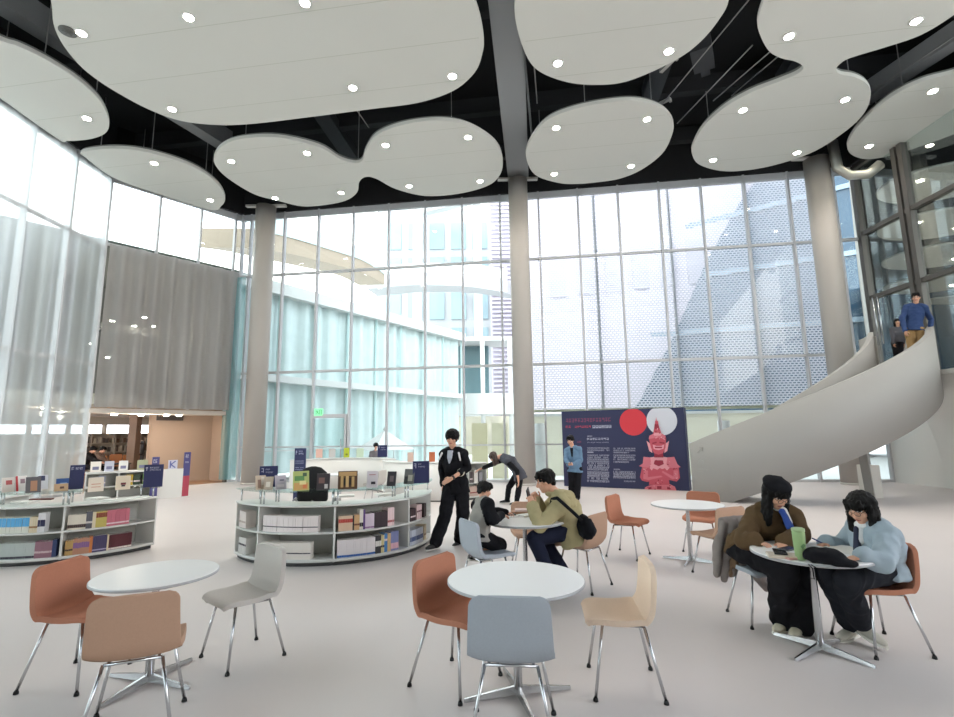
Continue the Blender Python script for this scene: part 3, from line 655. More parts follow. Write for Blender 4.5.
for i, (mk, P) in enumerate([('m', [(2.378, -0.06), (2.409, 0.056), (2.544, 0.113), (2.784, 0.156), (3.086, 0.167), (3.213, 0.104), (3.253, -0.023)]), ('p', [(2.417, 0.863), (2.731, 0.912), (2.951, 0.914), (3.232, 0.872), (3.259, 0.684), (3.159, 0.272), (3.066, 0.276), (3.078, 0.147), (2.52, 0.126), (2.546, 0.259), (2.483, 0.25)]), ('l', [(2.417, 0.863), (2.731, 0.912), (2.951, 0.914), (3.232, 0.872), (3.172, 0.717), (3.015, 0.611), (2.809, 0.537), (2.643, 0.603), (2.477, 0.705)]), ('p', [(2.368, 0.633), (2.54, 0.601), (2.523, 0.443), (2.918, 0.409), (2.923, 0.319), (2.481, 0.208), (2.337, 0.238), (2.287, 0.332)]), ('p', [(3.348, 0.652), (3.182, 0.614), (3.178, 0.46), (2.847, 0.6), (2.776, 0.554), (3.126, 0.271), (3.271, 0.242), (3.36, 0.346)]), ('m', [(2.403, 0.528), (2.518, 0.523), (2.506, 0.338), (2.867, 0.393), (2.912, 0.36), (2.518, 0.258), (2.375, 0.289)]), ('m', [(3.325, 0.549), (3.21, 0.546), (3.198, 0.375), (2.926, 0.522), (2.89, 0.487), (3.16, 0.299), (3.32, 0.338)]), ('m', [(2.281, 0.645), (2.391, 0.721), (2.42, 0.909), (2.609, 0.89), (2.622, 0.707), (2.54, 0.601), (2.408, 0.605)]), ('m', [(3.4, 0.639), (3.32, 0.719), (3.252, 0.917), (3.068, 0.895), (3.029, 0.714), (3.089, 0.612), (3.28, 0.609)]), ('d', [(2.725, 0.814), (2.945, 0.817), (2.962, 0.713), (2.823, 0.648), (2.691, 0.709)]), ('l', [(2.567, 0.601), (2.629, 0.652), (2.684, 0.604), (2.621, 0.526)]), ('l', [(2.975, 0.61), (3.052, 0.66), (3.109, 0.613), (3.037, 0.535)]), ('d', [(2.731, 1.024), (2.959, 1.026), (2.967, 0.894), (2.716, 0.891)]), ('l', [(2.535, 1.36), (2.643, 1.264), (2.676, 1.017), (2.59, 1.073)]), ('l', [(3.148, 1.357), (3.046, 1.277), (2.995, 1.019), (3.08, 1.075)]), ('p', [(2.607, 1.413), (2.681, 1.483), (2.837, 1.499), (2.988, 1.48), (3.067, 1.392), (3.039, 1.165), (2.961, 1.012), (2.837, 0.969), (2.72, 1.01), (2.644, 1.165)]), ('d', [(2.687, 1.306), (2.809, 1.334), (2.806, 1.292), (2.691, 1.264)]), ('d', [(2.887, 1.333), (3.021, 1.312), (3.019, 1.27), (2.885, 1.291)]), ('l', [(2.701, 1.249), (2.801, 1.214), (2.92, 1.214), (3.011, 1.256), (2.983, 1.137), (2.845, 1.095), (2.717, 1.13)]), ('d', [(2.742, 1.193), (2.96, 1.193), (2.937, 1.151), (2.76, 1.151)]), ('m', [(2.6, 1.413), (2.623, 1.502), (2.738, 1.561), (2.96, 1.569), (3.06, 1.497), (3.068, 1.403), (2.868, 1.453)]), ('p', [(2.73, 1.554), (2.76, 1.695), (2.924, 1.693), (2.956, 1.558)]), ('l', [(2.737, 1.546), (2.773, 1.582), (2.927, 1.58), (2.963, 1.551), (2.932, 1.502), (2.761, 1.504)]), ('d', [(2.767, 1.695), (2.789, 1.83), (2.892, 1.828), (2.917, 1.693)]), ('p', [(2.796, 1.83), (2.812, 1.922), (2.881, 1.921), (2.895, 1.828)]), ('m', [(2.822, 1.922), (2.843, 2.028), (2.857, 1.921)]), ('d', [(2.506, 0.06), (2.593, 0.08), (2.589, 0.011), (2.502, 0.001)]), ('d', [(2.747, 0.104), (2.865, 0.108), (2.86, 0.029), (2.742, 0.024)]), ('d', [(3.015, 0.096), (3.096, 0.083), (3.103, 0.025), (3.01, 0.028)])]): flat('figure_print', [P], PK[mk], .005 + i * .0012)
RED = C((196, 58, 84), .6); PWH = C((178, 178, 196), .6); DIM = C((128, 58, 92), .6)
for mk, P in [('l', [[(2.909, 0.829), (2.93, 0.806), (2.954, 0.829), (2.933, 0.852)], [(3.285, 0.58), (3.294, 0.57), (3.305, 0.58), (3.295, 0.591)], [(2.843, 1.673), (2.855, 1.66), (2.869, 1.673), (2.857, 1.687)], [(2.761, 0.178), (2.777, 0.162), (2.794, 0.179), (2.779, 0.196)], [(2.877, 0.265), (2.888, 0.253), (2.901, 0.266), (2.889, 0.278)], [(2.813, 1.463), (2.832, 1.441), (2.855, 1.463), (2.835, 1.485)], [(3.007, 0.75), (3.02, 0.736), (3.035, 0.751), (3.022, 0.765)], [(3.082, 0.092), (3.099, 0.074), (3.118, 0.093), (3.101, 0.111)], [(3.274, 0.332), (3.288, 0.317), (3.304, 0.333), (3.29, 0.348)], [(2.857, 1.578), (2.868, 1.565), (2.881, 1.578), (2.87, 1.59)], [(2.397, 0.54), (2.41, 0.526), (2.424, 0.54), (2.412, 0.554)], [(2.756, 0.207), (2.77, 0.193), (2.785, 0.208), (2.771, 0.222)], [(2.987, 1.422), (3.003, 1.404), (3.022, 1.422), (3.006, 1.44)], [(3.254, 0.337), (3.271, 0.318), (3.291, 0.338), (3.274, 0.357)], [(3.101, -0.018), (3.118, -0.036), (3.139, -0.016), (3.121, 0.002)], [(2.973, 0.795), (2.989, 0.778), (3.007, 0.796), (2.991, 0.814)], [(2.888, 1.413), (2.9, 1.4), (2.914, 1.413), (2.902, 1.427)], [(2.94, 1.737), (2.951, 1.725), (2.964, 1.737), (2.953, 1.749)], [(3.295, 0.313), (3.305, 0.302), (3.317, 0.314), (3.307, 0.325)], [(2.769, 1.595), (2.778, 1.584), (2.79, 1.594), (2.78, 1.605)], [(3.287, 0.347), (3.297, 0.336), (3.308, 0.347), (3.298, 0.358)], [(2.959, 1.436), (2.976, 1.418), (2.996, 1.436), (2.979, 1.455)], [(3.004, 1.394), (3.02, 1.376), (3.038, 1.394), (3.022, 1.411)], [(2.652, 0.105), (2.67, 0.087), (2.689, 0.107), (2.672, 0.125)], [(3.182, -0.011), (3.195, -0.025), (3.21, -0.01), (3.197, 0.003)], [(2.398, 0.568), (2.419, 0.545), (2.443, 0.569), (2.422, 0.591)], [(2.425, 0.54), (2.446, 0.518), (2.47, 0.541), (2.449, 0.563)], [(3.246, 0.447), (3.263, 0.429), (3.282, 0.448), (3.265, 0.467)], [(2.924, 1.456), (2.946, 1.432), (2.971, 1.456), (2.949, 1.48)], [(2.844, 1.701), (2.863, 1.68), (2.885, 1.7), (2.866, 1.721)], [(3.11, 0.778), (3.123, 0.764), (3.137, 0.779), (3.125, 0.792)], [(2.46, 0.578), (2.475, 0.562), (2.492, 0.579), (2.477, 0.595)], [(2.784, 1.438), (2.801, 1.419), (2.821, 1.438), (2.804, 1.457)], [(2.601, 0.737), (2.617, 0.721), (2.634, 0.738), (2.619, 0.755)]]), ('d', [[(2.887, 0.214), (2.899, 0.2), (2.914, 0.215), (2.901, 0.228)], [(3.196, 0.58), (3.214, 0.56), (3.234, 0.58), (3.217, 0.6)], [(2.408, 0.444), (2.425, 0.426), (2.445, 0.445), (2.427, 0.464)], [(2.4, 0.525), (2.42, 0.504), (2.442, 0.526), (2.422, 0.547)], [(2.867, 1.731), (2.881, 1.714), (2.898, 1.73), (2.883, 1.746)], [(2.891, 1.576), (2.909, 1.556), (2.93, 1.576), (2.912, 1.596)], [(2.747, 0.81), (2.766, 0.789), (2.789, 0.811), (2.769, 0.832)], [(2.754, 0.731), (2.772, 0.712), (2.792, 0.732), (2.774, 0.751)], [(2.476, 0.06), (2.49, 0.046), (2.505, 0.062), (2.491, 0.076)], [(2.785, 1.615), (2.807, 1.59), (2.832, 1.614), (2.81, 1.638)], [(2.666, 0.017), (2.687, -0.005), (2.71, 0.019), (2.69, 0.04)], [(3.223, 0.37), (3.233, 0.359), (3.244, 0.37), (3.234, 0.381)], [(2.746, 0.703), (2.763, 0.685), (2.782, 0.704), (2.765, 0.722)], [(2.799, 1.615), (2.817, 1.595), (2.837, 1.614), (2.82, 1.634)], [(2.866, 1.664), (2.881, 1.647), (2.898, 1.664), (2.883, 1.68)], [(2.976, 1.444), (2.989, 1.428), (3.005, 1.444), (2.991, 1.459)], [(3.23, 0.433), (3.24, 0.423), (3.251, 0.434), (3.241, 0.444)], [(3.212, 0.596), (3.232, 0.573), (3.256, 0.597), (3.236, 0.62)], [(3.042, 1.432), (3.063, 1.408), (3.087, 1.432), (3.066, 1.455)], [(2.69, 0.188), (2.71, 0.167), (2.733, 0.19), (2.713, 0.211)], [(2.834, 0.163), (2.851, 0.146), (2.869, 0.165), (2.853, 0.182)], [(3.054, 0.705), (3.075, 0.681), (3.099, 0.706), (3.078, 0.729)], [(3.069, 0.126), (3.09, 0.104), (3.113, 0.127), (3.093, 0.149)], [(2.773, 0.267), (2.793, 0.245), (2.817, 0.268), (2.796, 0.29)], [(3.27, 0.595), (3.288, 0.575), (3.309, 0.596), (3.291, 0.616)], [(2.869, 0.809), (2.878, 0.799), (2.889, 0.809), (2.88, 0.82)]])]: flat('figure_ornament', P, PK[mk], .048)
LX = [('title', 'x', 15, (0.138, 1.932), (1.559, 2.048)), ('subtitle', 'r', 2, (0.124, 1.768), (0.308, 1.833)), ('subtitle', 'r', 7, (0.418, 1.76), (0.934, 1.823)), ('title_blocks', 'w', 6, (0.97, 1.744), (1.556, 1.829)), ('date_label', 'w', 6, (0.793, 1.485), (0.956, 1.52)), ('date', 'w', 8, (0.788, 1.386), (1.462, 1.453)), ('note', 'w', 26, (0.785, 1.305), (1.455, 1.329)), ('para', 'w', 22, (0.783, 1.128), (1.453, 1.168)), ('para', 'w', 22, (0.779, 1.063), (1.449, 1.104)), ('para', 'w', 22, (0.777, 1.006), (0.967, 1.046)), ('para', 'w', 22, (0.772, 0.911), (1.442, 0.955)), ('para', 'w', 22, (0.769, 0.848), (1.438, 0.894)), ('para', 'w', 22, (0.767, 0.789), (1.435, 0.836)), ('para', 'w', 22, (0.764, 0.729), (1.432, 0.777)), ('para', 'w', 22, (0.761, 0.673), (1.429, 0.722)), ('para', 'w', 22, (0.758, 0.608), (1.426, 0.658)), ('para', 'w', 22, (0.755, 0.552), (1.423, 0.603)), ('para', 'w', 22, (0.753, 0.492), (1.42, 0.545)), ('para', 'w', 22, (0.748, 0.407), (1.416, 0.461)), ('para', 'w', 22, (0.746, 0.348), (1.413, 0.403)), ('para', 'w', 22, (0.743, 0.289), (1.409, 0.346)), ('para', 'w', 22, (0.74, 0.224), (1.406, 0.282)), ('para', 'w', 22, (0.736, 0.147), (1.402, 0.207)), ('para', 'w', 22, (1.572, 1.119), (2.212, 1.158)), ('para', 'w', 22, (1.569, 1.061), (2.209, 1.101)), ('para', 'w', 22, (1.565, 1.002), (2.018, 1.043)), ('para', 'w', 22, (1.561, 0.918), (2.201, 0.961)), ('para', 'w', 22, (1.558, 0.857), (2.197, 0.902)), ('para', 'w', 22, (1.554, 0.796), (2.194, 0.842)), ('para', 'w', 22, (1.551, 0.727), (2.002, 0.771)), ('para', 'w', 22, (1.535, 0.438), (2.173, 0.491)), ('para', 'w', 22, (1.532, 0.384), (2.17, 0.437)), ('para', 'w', 22, (1.529, 0.329), (2.166, 0.384)), ('para', 'w', 22, (1.526, 0.277), (2.163, 0.333)), ('para', 'w', 7, (1.548, 0.513), (1.731, 0.552)), ('para', 'w', 8, (1.826, 0.184), (2.157, 0.223)), ('side', 'x', 3, (0.48, 1.303), (0.609, 1.363)), ('side', 'x', 3, (0.474, 1.164), (0.603, 1.224)), ('side', 'x', 3, (0.468, 1.025), (0.596, 1.086)), ('side', 'x', 3, (0.461, 0.887), (0.59, 0.948)), ('side', 'x', 3, (0.455, 0.749), (0.584, 0.81)), ('side', 'x', 3, (0.449, 0.611), (0.578, 0.673)), ('side', 'x', 3, (0.443, 0.473), (0.571, 0.536)), ('side', 'x', 3, (0.437, 0.336), (0.565, 0.399)), ('side', 'x', 3, (0.431, 0.199), (0.559, 0.263))]
for nm, mk, n, (x0, z0), (x1, z1) in LX:
    mb = MB(); mm = {'r': RED, 'w': PWH, 'x': DIM}[mk]
    if nm == 'title_blocks':
        k = (x1 - x0) / n
        for i in range(n): mb.quad((x0 + k * i, -.004, z0), (x0 + k * (i + .86), -.004, z0), (x0 + k * (i + .86), -.004, z1), (x0 + k * i, -.004, z1))
        mb.build('title_blocks', PWH, ew); mb = MB(); glyphs(mb, n, x1 - x0, (z1 - z0) * .7, (x0 + .012, -.006, z0 + (z1 - z0) * .15), (1, 0, 0), (0, 0, 1), .4); mb.build('lettering', C((38, 42, 78), .6), ew)
    else:
        glyphs(mb, n, x1 - x0, z1 - z0, (x0, -.004, z0), (1, 0, 0), (0, 0, 1), .22 if n < 30 else .12, 2 if n < 20 else 1); mb.build('lettering', mm, ew)

# ------------------------------------------------------------------ chairs and tables
def smooth_profile(pts, n):
    P = [V(p) for p in pts]; out = []
    for i in range(len(P) - 1):
        p0, p1, p2, p3 = P[max(0, i - 1)], P[i], P[i + 1], P[min(len(P) - 1, i + 2)]
        for j in range(n):
            t = j / n; out.append(.5 * ((2 * p1) + (p2 - p0) * t + (2 * p0 - 5 * p1 + 4 * p2 - p3) * t * t + (3 * p1 - p0 - 3 * p2 + p3) * t ** 3))
    return out + [P[-1]]
def shell_mesh():
    prof = smooth_profile([(.228, .412), (.212, .432), (.15, .438), (.06, .430), (-.02, .420), (-.085, .420), (-.14, .442), (-.168, .492), (-.180, .56), (-.188, .63), (-.193, .70), (-.196, .765)], 4)
    L = [0]
    for a, b in zip(prof, prof[1:]): L.append(L[-1] + (b - a).length)
    T = L[-1]; mb = MB(); nx = 16; rows = []
    for i, p in enumerate(prof):
        s = L[i]; f = s / T
        hw = .208 + .022 * math.sin(min(1, f / .45) * math.pi / 2) - .016 * max(0, (f - .55) / .45)
        e = min(s, T - s); rc = .055
        if e < rc: hw = hw - rc + math.sqrt(max(0, rc * rc - (rc - e) ** 2))
        t = (prof[min(i + 1, len(prof) - 1)] - prof[max(i - 1, 0)]).normalized(); nrm = V((-t.y, t.x)) * -1   # in (y,z): towards the sitter
        row = []
        for k in range(nx + 1):
            x = -1 + 2 * k / nx; lift = .010 * x * x * (1 if f < .4 else 1.3) + .024 * x ** 4 * math.exp(-((f - .43) / .14) ** 2)
            # upholstered crease where seat and back meet
            lift -= .006 * math.exp(-((f - .52) / .02) ** 2)
            row.append((x * hw, p.x + nrm.x * lift, p.y + nrm.y * lift))
        rows.append(mb.verts(row))
    for a, b in zip(rows, rows[1:]):
        for k in range(nx): mb.face([a[k], a[k + 1], b[k + 1], b[k]], True)
    return mb
def fabric(name, rgb): return mat(name, rgb, .92, spec=.15, var=.06, vscale=90, bump=.25, bscale=420)
FAB = {'brown': fabric('brown_wool', (184, 126, 102)), 'tan': fabric('tan_wool', (184, 150, 128)), 'grey': fabric('grey_wool', (196, 190, 184)), 'beige': fabric('beige_wool', (236, 212, 190)), 'blue': fabric('blue_grey_wool', (168, 174, 182))}
def make_chair(col, label, loc, rz):
    t = thing('cafe_chair', label, 'chair', loc, rz, GROUP)
    sh = shell_mesh().build('shell', FAB[col], t)
    m = sh.modifiers.new('t', 'SOLIDIFY'); m.thickness = .034; m.offset = 0; m.use_even_offset = False
    m = sh.modifiers.new('b', 'BEVEL'); m.width = .010; m.segments = 3; m.limit_method = 'ANGLE'; m.angle_limit = R(50)
    bake(sh)
    for p in sh.data.polygons: p.use_smooth = True
    fr = MB(); fr.tube([(-.15, .14, .408), (.15, .14, .408)], .009).tube([(-.14, -.12, .396), (.14, -.12, .396)], .009).tube([(-.12, .14, .408), (-.12, -.12, .396)], .009).tube([(.12, .14, .408), (.12, -.12, .396)], .009)
    fr.build('seat_frame', CHROME, t)
    for sx in (-1, 1):
        for a, b in (((.15 * sx, .14, .411), (.226 * sx, .208, .014)), ((.14 * sx, -.12, .399), (.224 * sx, -.208, .014))):
            l = MB().tube([a, b], .0095, 10).build('leg', CHROME, t)
            MB().lathe([(.011, .022), (.015, .012), (.016, 0)], (b[0], b[1], 0), 10).build('foot_cap', BLACKR, l)
    return t
GROUP = 'upholstered café chairs'
protos = {}
def chair(col, x, y, rz, label):
    if col not in protos: protos[col] = make_chair(col, label, (x, y, 0), R(rz)); return protos[col]
    return dup(protos[col], label, (x, y, 0), R(rz))
# rz 0 faces +Y (away from the viewer)
chair('brown', -2.78, 3.72, -94, 'brown café chair at the left edge of the view, facing the left table')
chair('tan', -1.98, 3.115, 22, 'tan café chair seen from behind in front of the left table')
chair('grey', -1.78, 4.03, 139, 'light grey café chair between the left table and the round bookcase')
chair('brown', -.17, 3.61, -125, 'brown café chair left of the bare foreground table')
chair('blue', .172, 3.007, -6, 'blue-grey café chair seen from behind at the bottom edge of the view')
chair('beige', .93, 3.53, 83, 'pale beige café chair right of the bare foreground table')
chair('blue', .06, 5.28, -64.5, 'blue-grey café chair the boy in grey sits on')
chair('tan', 1.11, 5.64, 50, 'tan café chair the man in the khaki jacket sits on')
chair('tan', .62, 6.34, 180, 'tan café chair on the far side of the table with the boy')
chair('brown', 1.97, 6.96, -128, 'brown café chair standing alone in front of the navy exhibition wall')
chair('brown', 3.07, 7.17, 146, 'brown café chair behind the empty table near the stairs')
chair('tan', 2.76, 6.02, 23.6, 'tan café chair seen from behind at the empty table near the stairs')
chair('blue', 2.46, 4.62, 180, 'blue-grey café chair with a grey coat on it under the woman in brown')
chair('brown', 3.01, 4.06, 90, 'brown café chair under the woman in the pale blue cardigan')
chair('grey', -4.2, 12.6, -60, 'grey café chair far behind the round bookcase, left of the small far table')
chair('grey', -2.55, 12.7, 75, 'grey café chair far behind the round bookcase, right of the small far table')


def round_table(x, y, rot, label, z=.70, r=.44):
    t = thing('round_table', label, 'table', (x, y, 0), R(rot), 'round white tables')
    MB().lathe([(.001, z - .028), (r - .02, z - .028), (r - .004, z - .020), (r - .004, z - .004), (r - .008, z), (.001, z)], seg=64, smooth=False).build('table_top', TOPW, t)
    MB().lathe([(r - .006, z - .022), (r, z - .020), (r, z - .006), (r - .006, z - .004)], seg=64).build('edge_band', EDGE, t)
    MB().lathe([(.02, .04), (.027, .05), (.027, .3), (.021, z - .05), (.09, z - .03), (.001, z - .029)], seg=20).build('column', CHROME, t)
    for k in range(4):
        a = R(90 * k); d = V((math.cos(a), math.sin(a), 0)); n = V((-d.y, d.x, 0)); mb = MB(); rows = []
        for s, h0, h1, wd_ in ((.0, .012, .062, .016), (.12, .010, .048, .014), (.345, .0, .020, .009)):
            c = d * s; rows.append(mb.verts([c - n * wd_ + V((0, 0, h0)), c + n * wd_ + V((0, 0, h0)), c + n * wd_ * .6 + V((0, 0, h1)), c - n * wd_ * .6 + V((0, 0, h1))]))
        for p, q in zip(rows, rows[1:]):
            for j in range(4): mb.face([p[j], p[(j + 1) % 4], q[(j + 1) % 4], q[j]])
        mb.face(rows[0]); mb.face(rows[-1][::-1]); mb.build('leg', CHROME, t)
    return t
round_table(-2.23, 3.64, -17, 'round white table between the brown chair and the light grey chair', r=.385)
round_table(.23, 3.41, 12, 'round white table in the middle foreground, bare, with blue-grey chair in front')
round_table(.49, 5.62, 30, 'round white table where the boy and the man with the phone sit')
round_table(2.66, 6.62, 55, 'empty round white table near the foot of the stairs')
round_table(2.52, 4.00, 30, 'round white table with green tumbler where two women write', r=.41)
round_table(-3.38, 12.55, 10, 'small far white table seen over the round bookcase between two grey chairs')
# ------------------------------------------------------------------ curved bookcases
def pol(c, r, a, z=0.): return V((c[0] + r * math.cos(R(a)), c[1] + r * math.sin(R(a)), z))
def bookcase(c, r, angs, label, glasstop=True, depth=.36, zs=(.40, .75), zg=.92, open_front=True):
    t = thing('curved_bookcase', label, 'bookcase', (c[0], c[1], 0), 0, 'curved white bookcases')
    o = (0, 0); a0, a1 = angs[0], angs[-1]; ri = r - depth
    MB().arc(o, ri + .01, r - .04, 0, .05, a0 + .3, a1 - .3, 40).build('plinth', C((70, 70, 70), .7), t)
    MB().arc(o, ri, r, .05, .085, a0, a1, 60).build('shelf', CASEW, t)
    MB().arc(o, ri, r, zs[0] - .012, zs[0] + .012, a0, a1, 60).build('shelf', CASEW, t)
    MB().arc(o, ri - .02, r + .015, zs[1] - .025, zs[1], a0 - .6, a1 + .6, 60).build('counter_top', CASEW, t)
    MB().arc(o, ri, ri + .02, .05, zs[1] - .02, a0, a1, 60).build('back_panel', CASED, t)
    for a in angs:
        p, q = pol(o, ri, a), pol(o, r - .002, a)
        MB().beam(p + V((0, 0, zs[1] / 2 + .02)), q + V((0, 0, zs[1] / 2 + .02)), .024, zs[1] - .05).build('upright', CASEW, t)
    if glasstop:
        MB().arc(o, ri + .02, r + .02, zg - .012, zg, a0 - 1, a1 + 1, 60).build('glass_top', GLASSG, t)
        for i, a in enumerate(angs):
            for da in ((1.2,) if i == 0 else (-1.2,) if i == len(angs) - 1 else (-1.3, 1.3)):
                for rr_ in (r - .05, ri + .07):
                    p = pol(o, rr_, a + da); MB().tube([p + V((0, 0, zs[1])), p + V((0, 0, zg - .012))], .011, 8).build('glass_post', CHROME, t)
    return t
CB = (-2.19, 8.01); CR = 1.44; CA = [216, 241.8, 284, 327.5, 370]
bookcase(CB, CR, CA, 'curved white bookcase with glass top in the centre, manga rows facing the viewer')
LB = (-6.26, 8.20); LA = [-190, -147.5, -104.5, -61, -15.7]
bookcase(LB, CR, LA, 'curved white bookcase with glass top at the left edge of the view')

# books: spine faces -Y, thickness along X
BK = {}
def book_mesh(key, spine, band, t, d, h, bz=.3, bh=.12):
    mb = MB(); mb.m(spine); c = .002
    mb.box((0, -d / 2 + c, h / 2), (t, 2 * c, h)); mb.box((-t / 2 + c / 2, 0, h / 2), (c, d, h)); mb.box((t / 2 - c / 2, 0, h / 2), (c, d, h))
    mb.m(PAPER).box((0, .002, h / 2), (t - 2 * c, d - .008, h - .008))
    if band:
        mb.m(band)
        zz = h * bz
        mb.quad((-t / 2, -d / 2 - .0008, zz), (t / 2, -d / 2 - .0008, zz), (t / 2, -d / 2 - .0008, zz + h * bh), (-t / 2, -d / 2 - .0008, zz + h * bh))
    o = mb.build('book'); return o
def row(c, r, a, shelf, n, label, group, spine, band=None, t=.019, h=.19, d=.14, bz=.3, bh=.12, dirn=1, jit=.0):
    """n books standing side by side along the arc from angle a"""
    first = None; da = math.degrees((t + .0012) / (r - .02))
    for i in range(n):
        ang = a + dirn * da * (i + .5); p = pol(c, r - .025 - d / 2 - rnd.uniform(0, .006), ang, shelf)
        rz = R(ang + 90)
        if first is None:
            first = book_mesh(label, spine, band, t, d, h, bz, bh); first.location = p; first.rotation_euler.z = rz
            tag(first, label, 'book', group)
        else:
            o = dup(first, None, p, rz); o.scale.z = 1 + rnd.uniform(-jit, jit)
    return a + dirn * da * n
lab = 'one of the %s, %s'
WSP = C((232, 222, 220), .6); INK = C((60, 50, 62), .6); PINKW = C((230, 212, 214), .6)
s1, s2 = .085, .412
def brow(c, a, sh, n, look, where, **k):
    return row(c, k.pop('r', CR), a, sh, n, lab % (look, where), look + ', ' + where, k.pop('spine'), k.pop('band', None), **k)
brow(CB, 244.2, s2, 24, 'matching white-spined volumes with dark titles', 'centre bookcase, upper left bay', spine=WSP, band=INK, h=.20, t=.0315, bz=.30, bh=.06)
brow(CB, 246.0, s1, 20, 'matching cream-spined volumes with dark titles', 'centre bookcase, lower left bay', spine=C((226, 218, 210), .6), band=INK, h=.20, t=.0315, bz=.34, bh=.07)
brow(CB, 218.5, s2, 8, 'pale thick volumes', 'centre bookcase, upper bay at its left tip', spine=C((222, 210, 204), .6), band=C((180, 160, 150), .6), h=.21, t=.03)
brow(CB, 220, s1, 8, 'whitish volumes with black specks', 'centre bookcase, lower bay at its left tip', spine=C((216, 212, 208), .6), band=INK, h=.20, t=.03, bz=.5)
w = 'centre bookcase, upper middle bay'
a = brow(CB, 286.0, s2, 8, 'red and cream banded paperbacks', w, spine=C((226, 196, 168), .6), band=C((184, 70, 60), .6), h=.185, t=.021, bz=.55, bh=.25)
a = brow(CB, a, s2, 1, 'black-spined paperback beside the red banded ones', w, spine=C((40, 34, 36), .6), h=.185)
a = brow(CB, a, s2, 3, 'tan-spined paperbacks', w, spine=C((206, 166, 120), .6), band=C((120, 70, 50), .6), h=.19, t=.022)
a = brow(CB, a, s2, 2, 'tall white and black spined books', w, spine=C((226, 220, 210), .6), band=C((30, 28, 32), .6), h=.25, t=.022, bz=.15, bh=.2)
a = brow(CB, a, s2, 1, 'tall purple-spined book', w, spine=C((92, 62, 118), .6), h=.25, t=.026)
a = brow(CB, a, s2, 5, 'lilac and white paperbacks', w, spine=C((216, 200, 214), .6), band=C((150, 110, 150), .6), h=.19, t=.024, bz=.05, bh=.1)
a = brow(CB, a, s2, 7, 'dark maroon-black volumes', w, spine=C((50, 34, 42), .5), h=.20, t=.027)
a = brow(CB, a, s2, 4, 'tall pink-white books', w, spine=C((230, 204, 204), .6), band=C((170, 90, 90), .6), h=.235, t=.026, bz=.2)
w = 'centre bookcase, lower middle bay'
a = brow(CB, 285.6, s1, 17, 'white-spined volumes with a blue foot band', w, spine=C((230, 222, 222), .6), band=C((40, 96, 168), .6), h=.215, t=.028, bz=.02, bh=.12)
a = brow(CB, a, s1, 3, 'black-and-white patterned books', w, spine=C((52, 50, 54), .6), band=C((220, 216, 210), .6), h=.225, t=.027, bz=.4, bh=.3)
a = brow(CB, a, s1, 2, 'pale yellow books', w, spine=C((220, 206, 150), .6), band=INK, h=.225, t=.022)
a = brow(CB, a, s1, 2, 'bright blue books', w, spine=C((72, 128, 186), .6), band=PINKW, h=.235, t=.024, bz=.6)
a = brow(CB, a, s1, 2, 'plain tan books', w, spine=C((206, 174, 124), .6), h=.23, t=.026)
a = brow(CB, a, s1, 5, 'tall blue and pink books', w, spine=C((126, 132, 176), .6), band=C((220, 170, 180), .6), h=.245, t=.025, bz=.1, bh=.3)
w = 'centre bookcase, upper right bay'
a = brow(CB, 330, s2, 5, 'dark-topped short books', w, spine=C((66, 48, 52), .6), band=PINKW, h=.17, t=.026)
a = brow(CB, a + 1, s2, 6, 'pink-white manga volumes', w, spine=C((226, 200, 200), .6), band=C((120, 80, 90), .6), h=.20, t=.026, bz=.5)
brow(CB, a + 3, s2, 4, 'dark-spined books near its outer end', w, spine=C((72, 62, 62), .6), h=.19, t=.028)
w = 'centre bookcase, lower right bay'
a = brow(CB, 330, s1, 13, 'pale blue-grey volumes', w, spine=C((196, 200, 212), .6), band=C((80, 92, 130), .6), h=.20, t=.028, bz=.25, bh=.3)
brow(CB, a + 2, s1, 4, 'cream and brown books at the end', w, spine=C((222, 206, 176), .6), band=C((120, 70, 60), .6), h=.21, t=.026)
# left bookcase
w = 'left bookcase, upper bay cut by the frame'
a = brow(LB, -63.2, s2, 2, 'tall black-and-white manga volumes', w, spine=C((222, 220, 222), .6), band=C((50, 50, 84), .6), h=.245, t=.03, bz=.3, bh=.35, dirn=-1) if False else -69.0
a = brow(LB, a, s2, 3, 'tall black-and-white manga volumes', w, spine=C((222, 220, 222), .6), band=C((50, 50, 84), .6), h=.245, t=.026, bz=.3, bh=.35, dirn=-1)
a = brow(LB, a, s2, 4, 'cream paperbacks', w, spine=C((222, 208, 178), .6), band=C((160, 120, 80), .6), h=.20, t=.022, dirn=-1)
a = brow(LB, a, s2, 16, 'sky-blue topped volumes', w, spine=C((220, 220, 208), .6), band=C((92, 168, 216), .6), h=.20, t=.026, bz=.42, bh=.56, dirn=-1)
w = 'left bookcase, lower bay cut by the frame'
a = brow(LB, -63.0, s1, 2, 'navy-spined books', w, spine=C((50, 64, 104), .6), h=.22, t=.022, dirn=-1)
a = brow(LB, a, s1, 8, 'mauve and rose paperbacks', w, spine=C((150, 110, 122), .6), band=C((204, 180, 180), .6), h=.205, t=.022, dirn=-1, jit=.05)
a = brow(LB, a, s1, 18, 'grey-green volumes with dark marks', w, spine=C((182, 190, 186), .6), band=C((60, 58, 70), .6), h=.20, t=.024, bz=.05, bh=.14, dirn=-1)
w = 'left bookcase, upper bay right of upright'
a = brow(LB, -59.4, s2, 9, 'white volumes with black marks', w, spine=C((228, 220, 204), .6), band=C((70, 54, 50), .6), h=.195, t=.021, bz=.12, bh=.22)
a = brow(LB, a, s2, 3, 'dark patterned books', w, spine=C((92, 92, 100), .6), band=C((206, 200, 196), .6), h=.225, t=.022)
a = brow(LB, a, s2, 2, 'pale cream spined books', w, spine=C((226, 214, 184), .6), h=.21, t=.018)
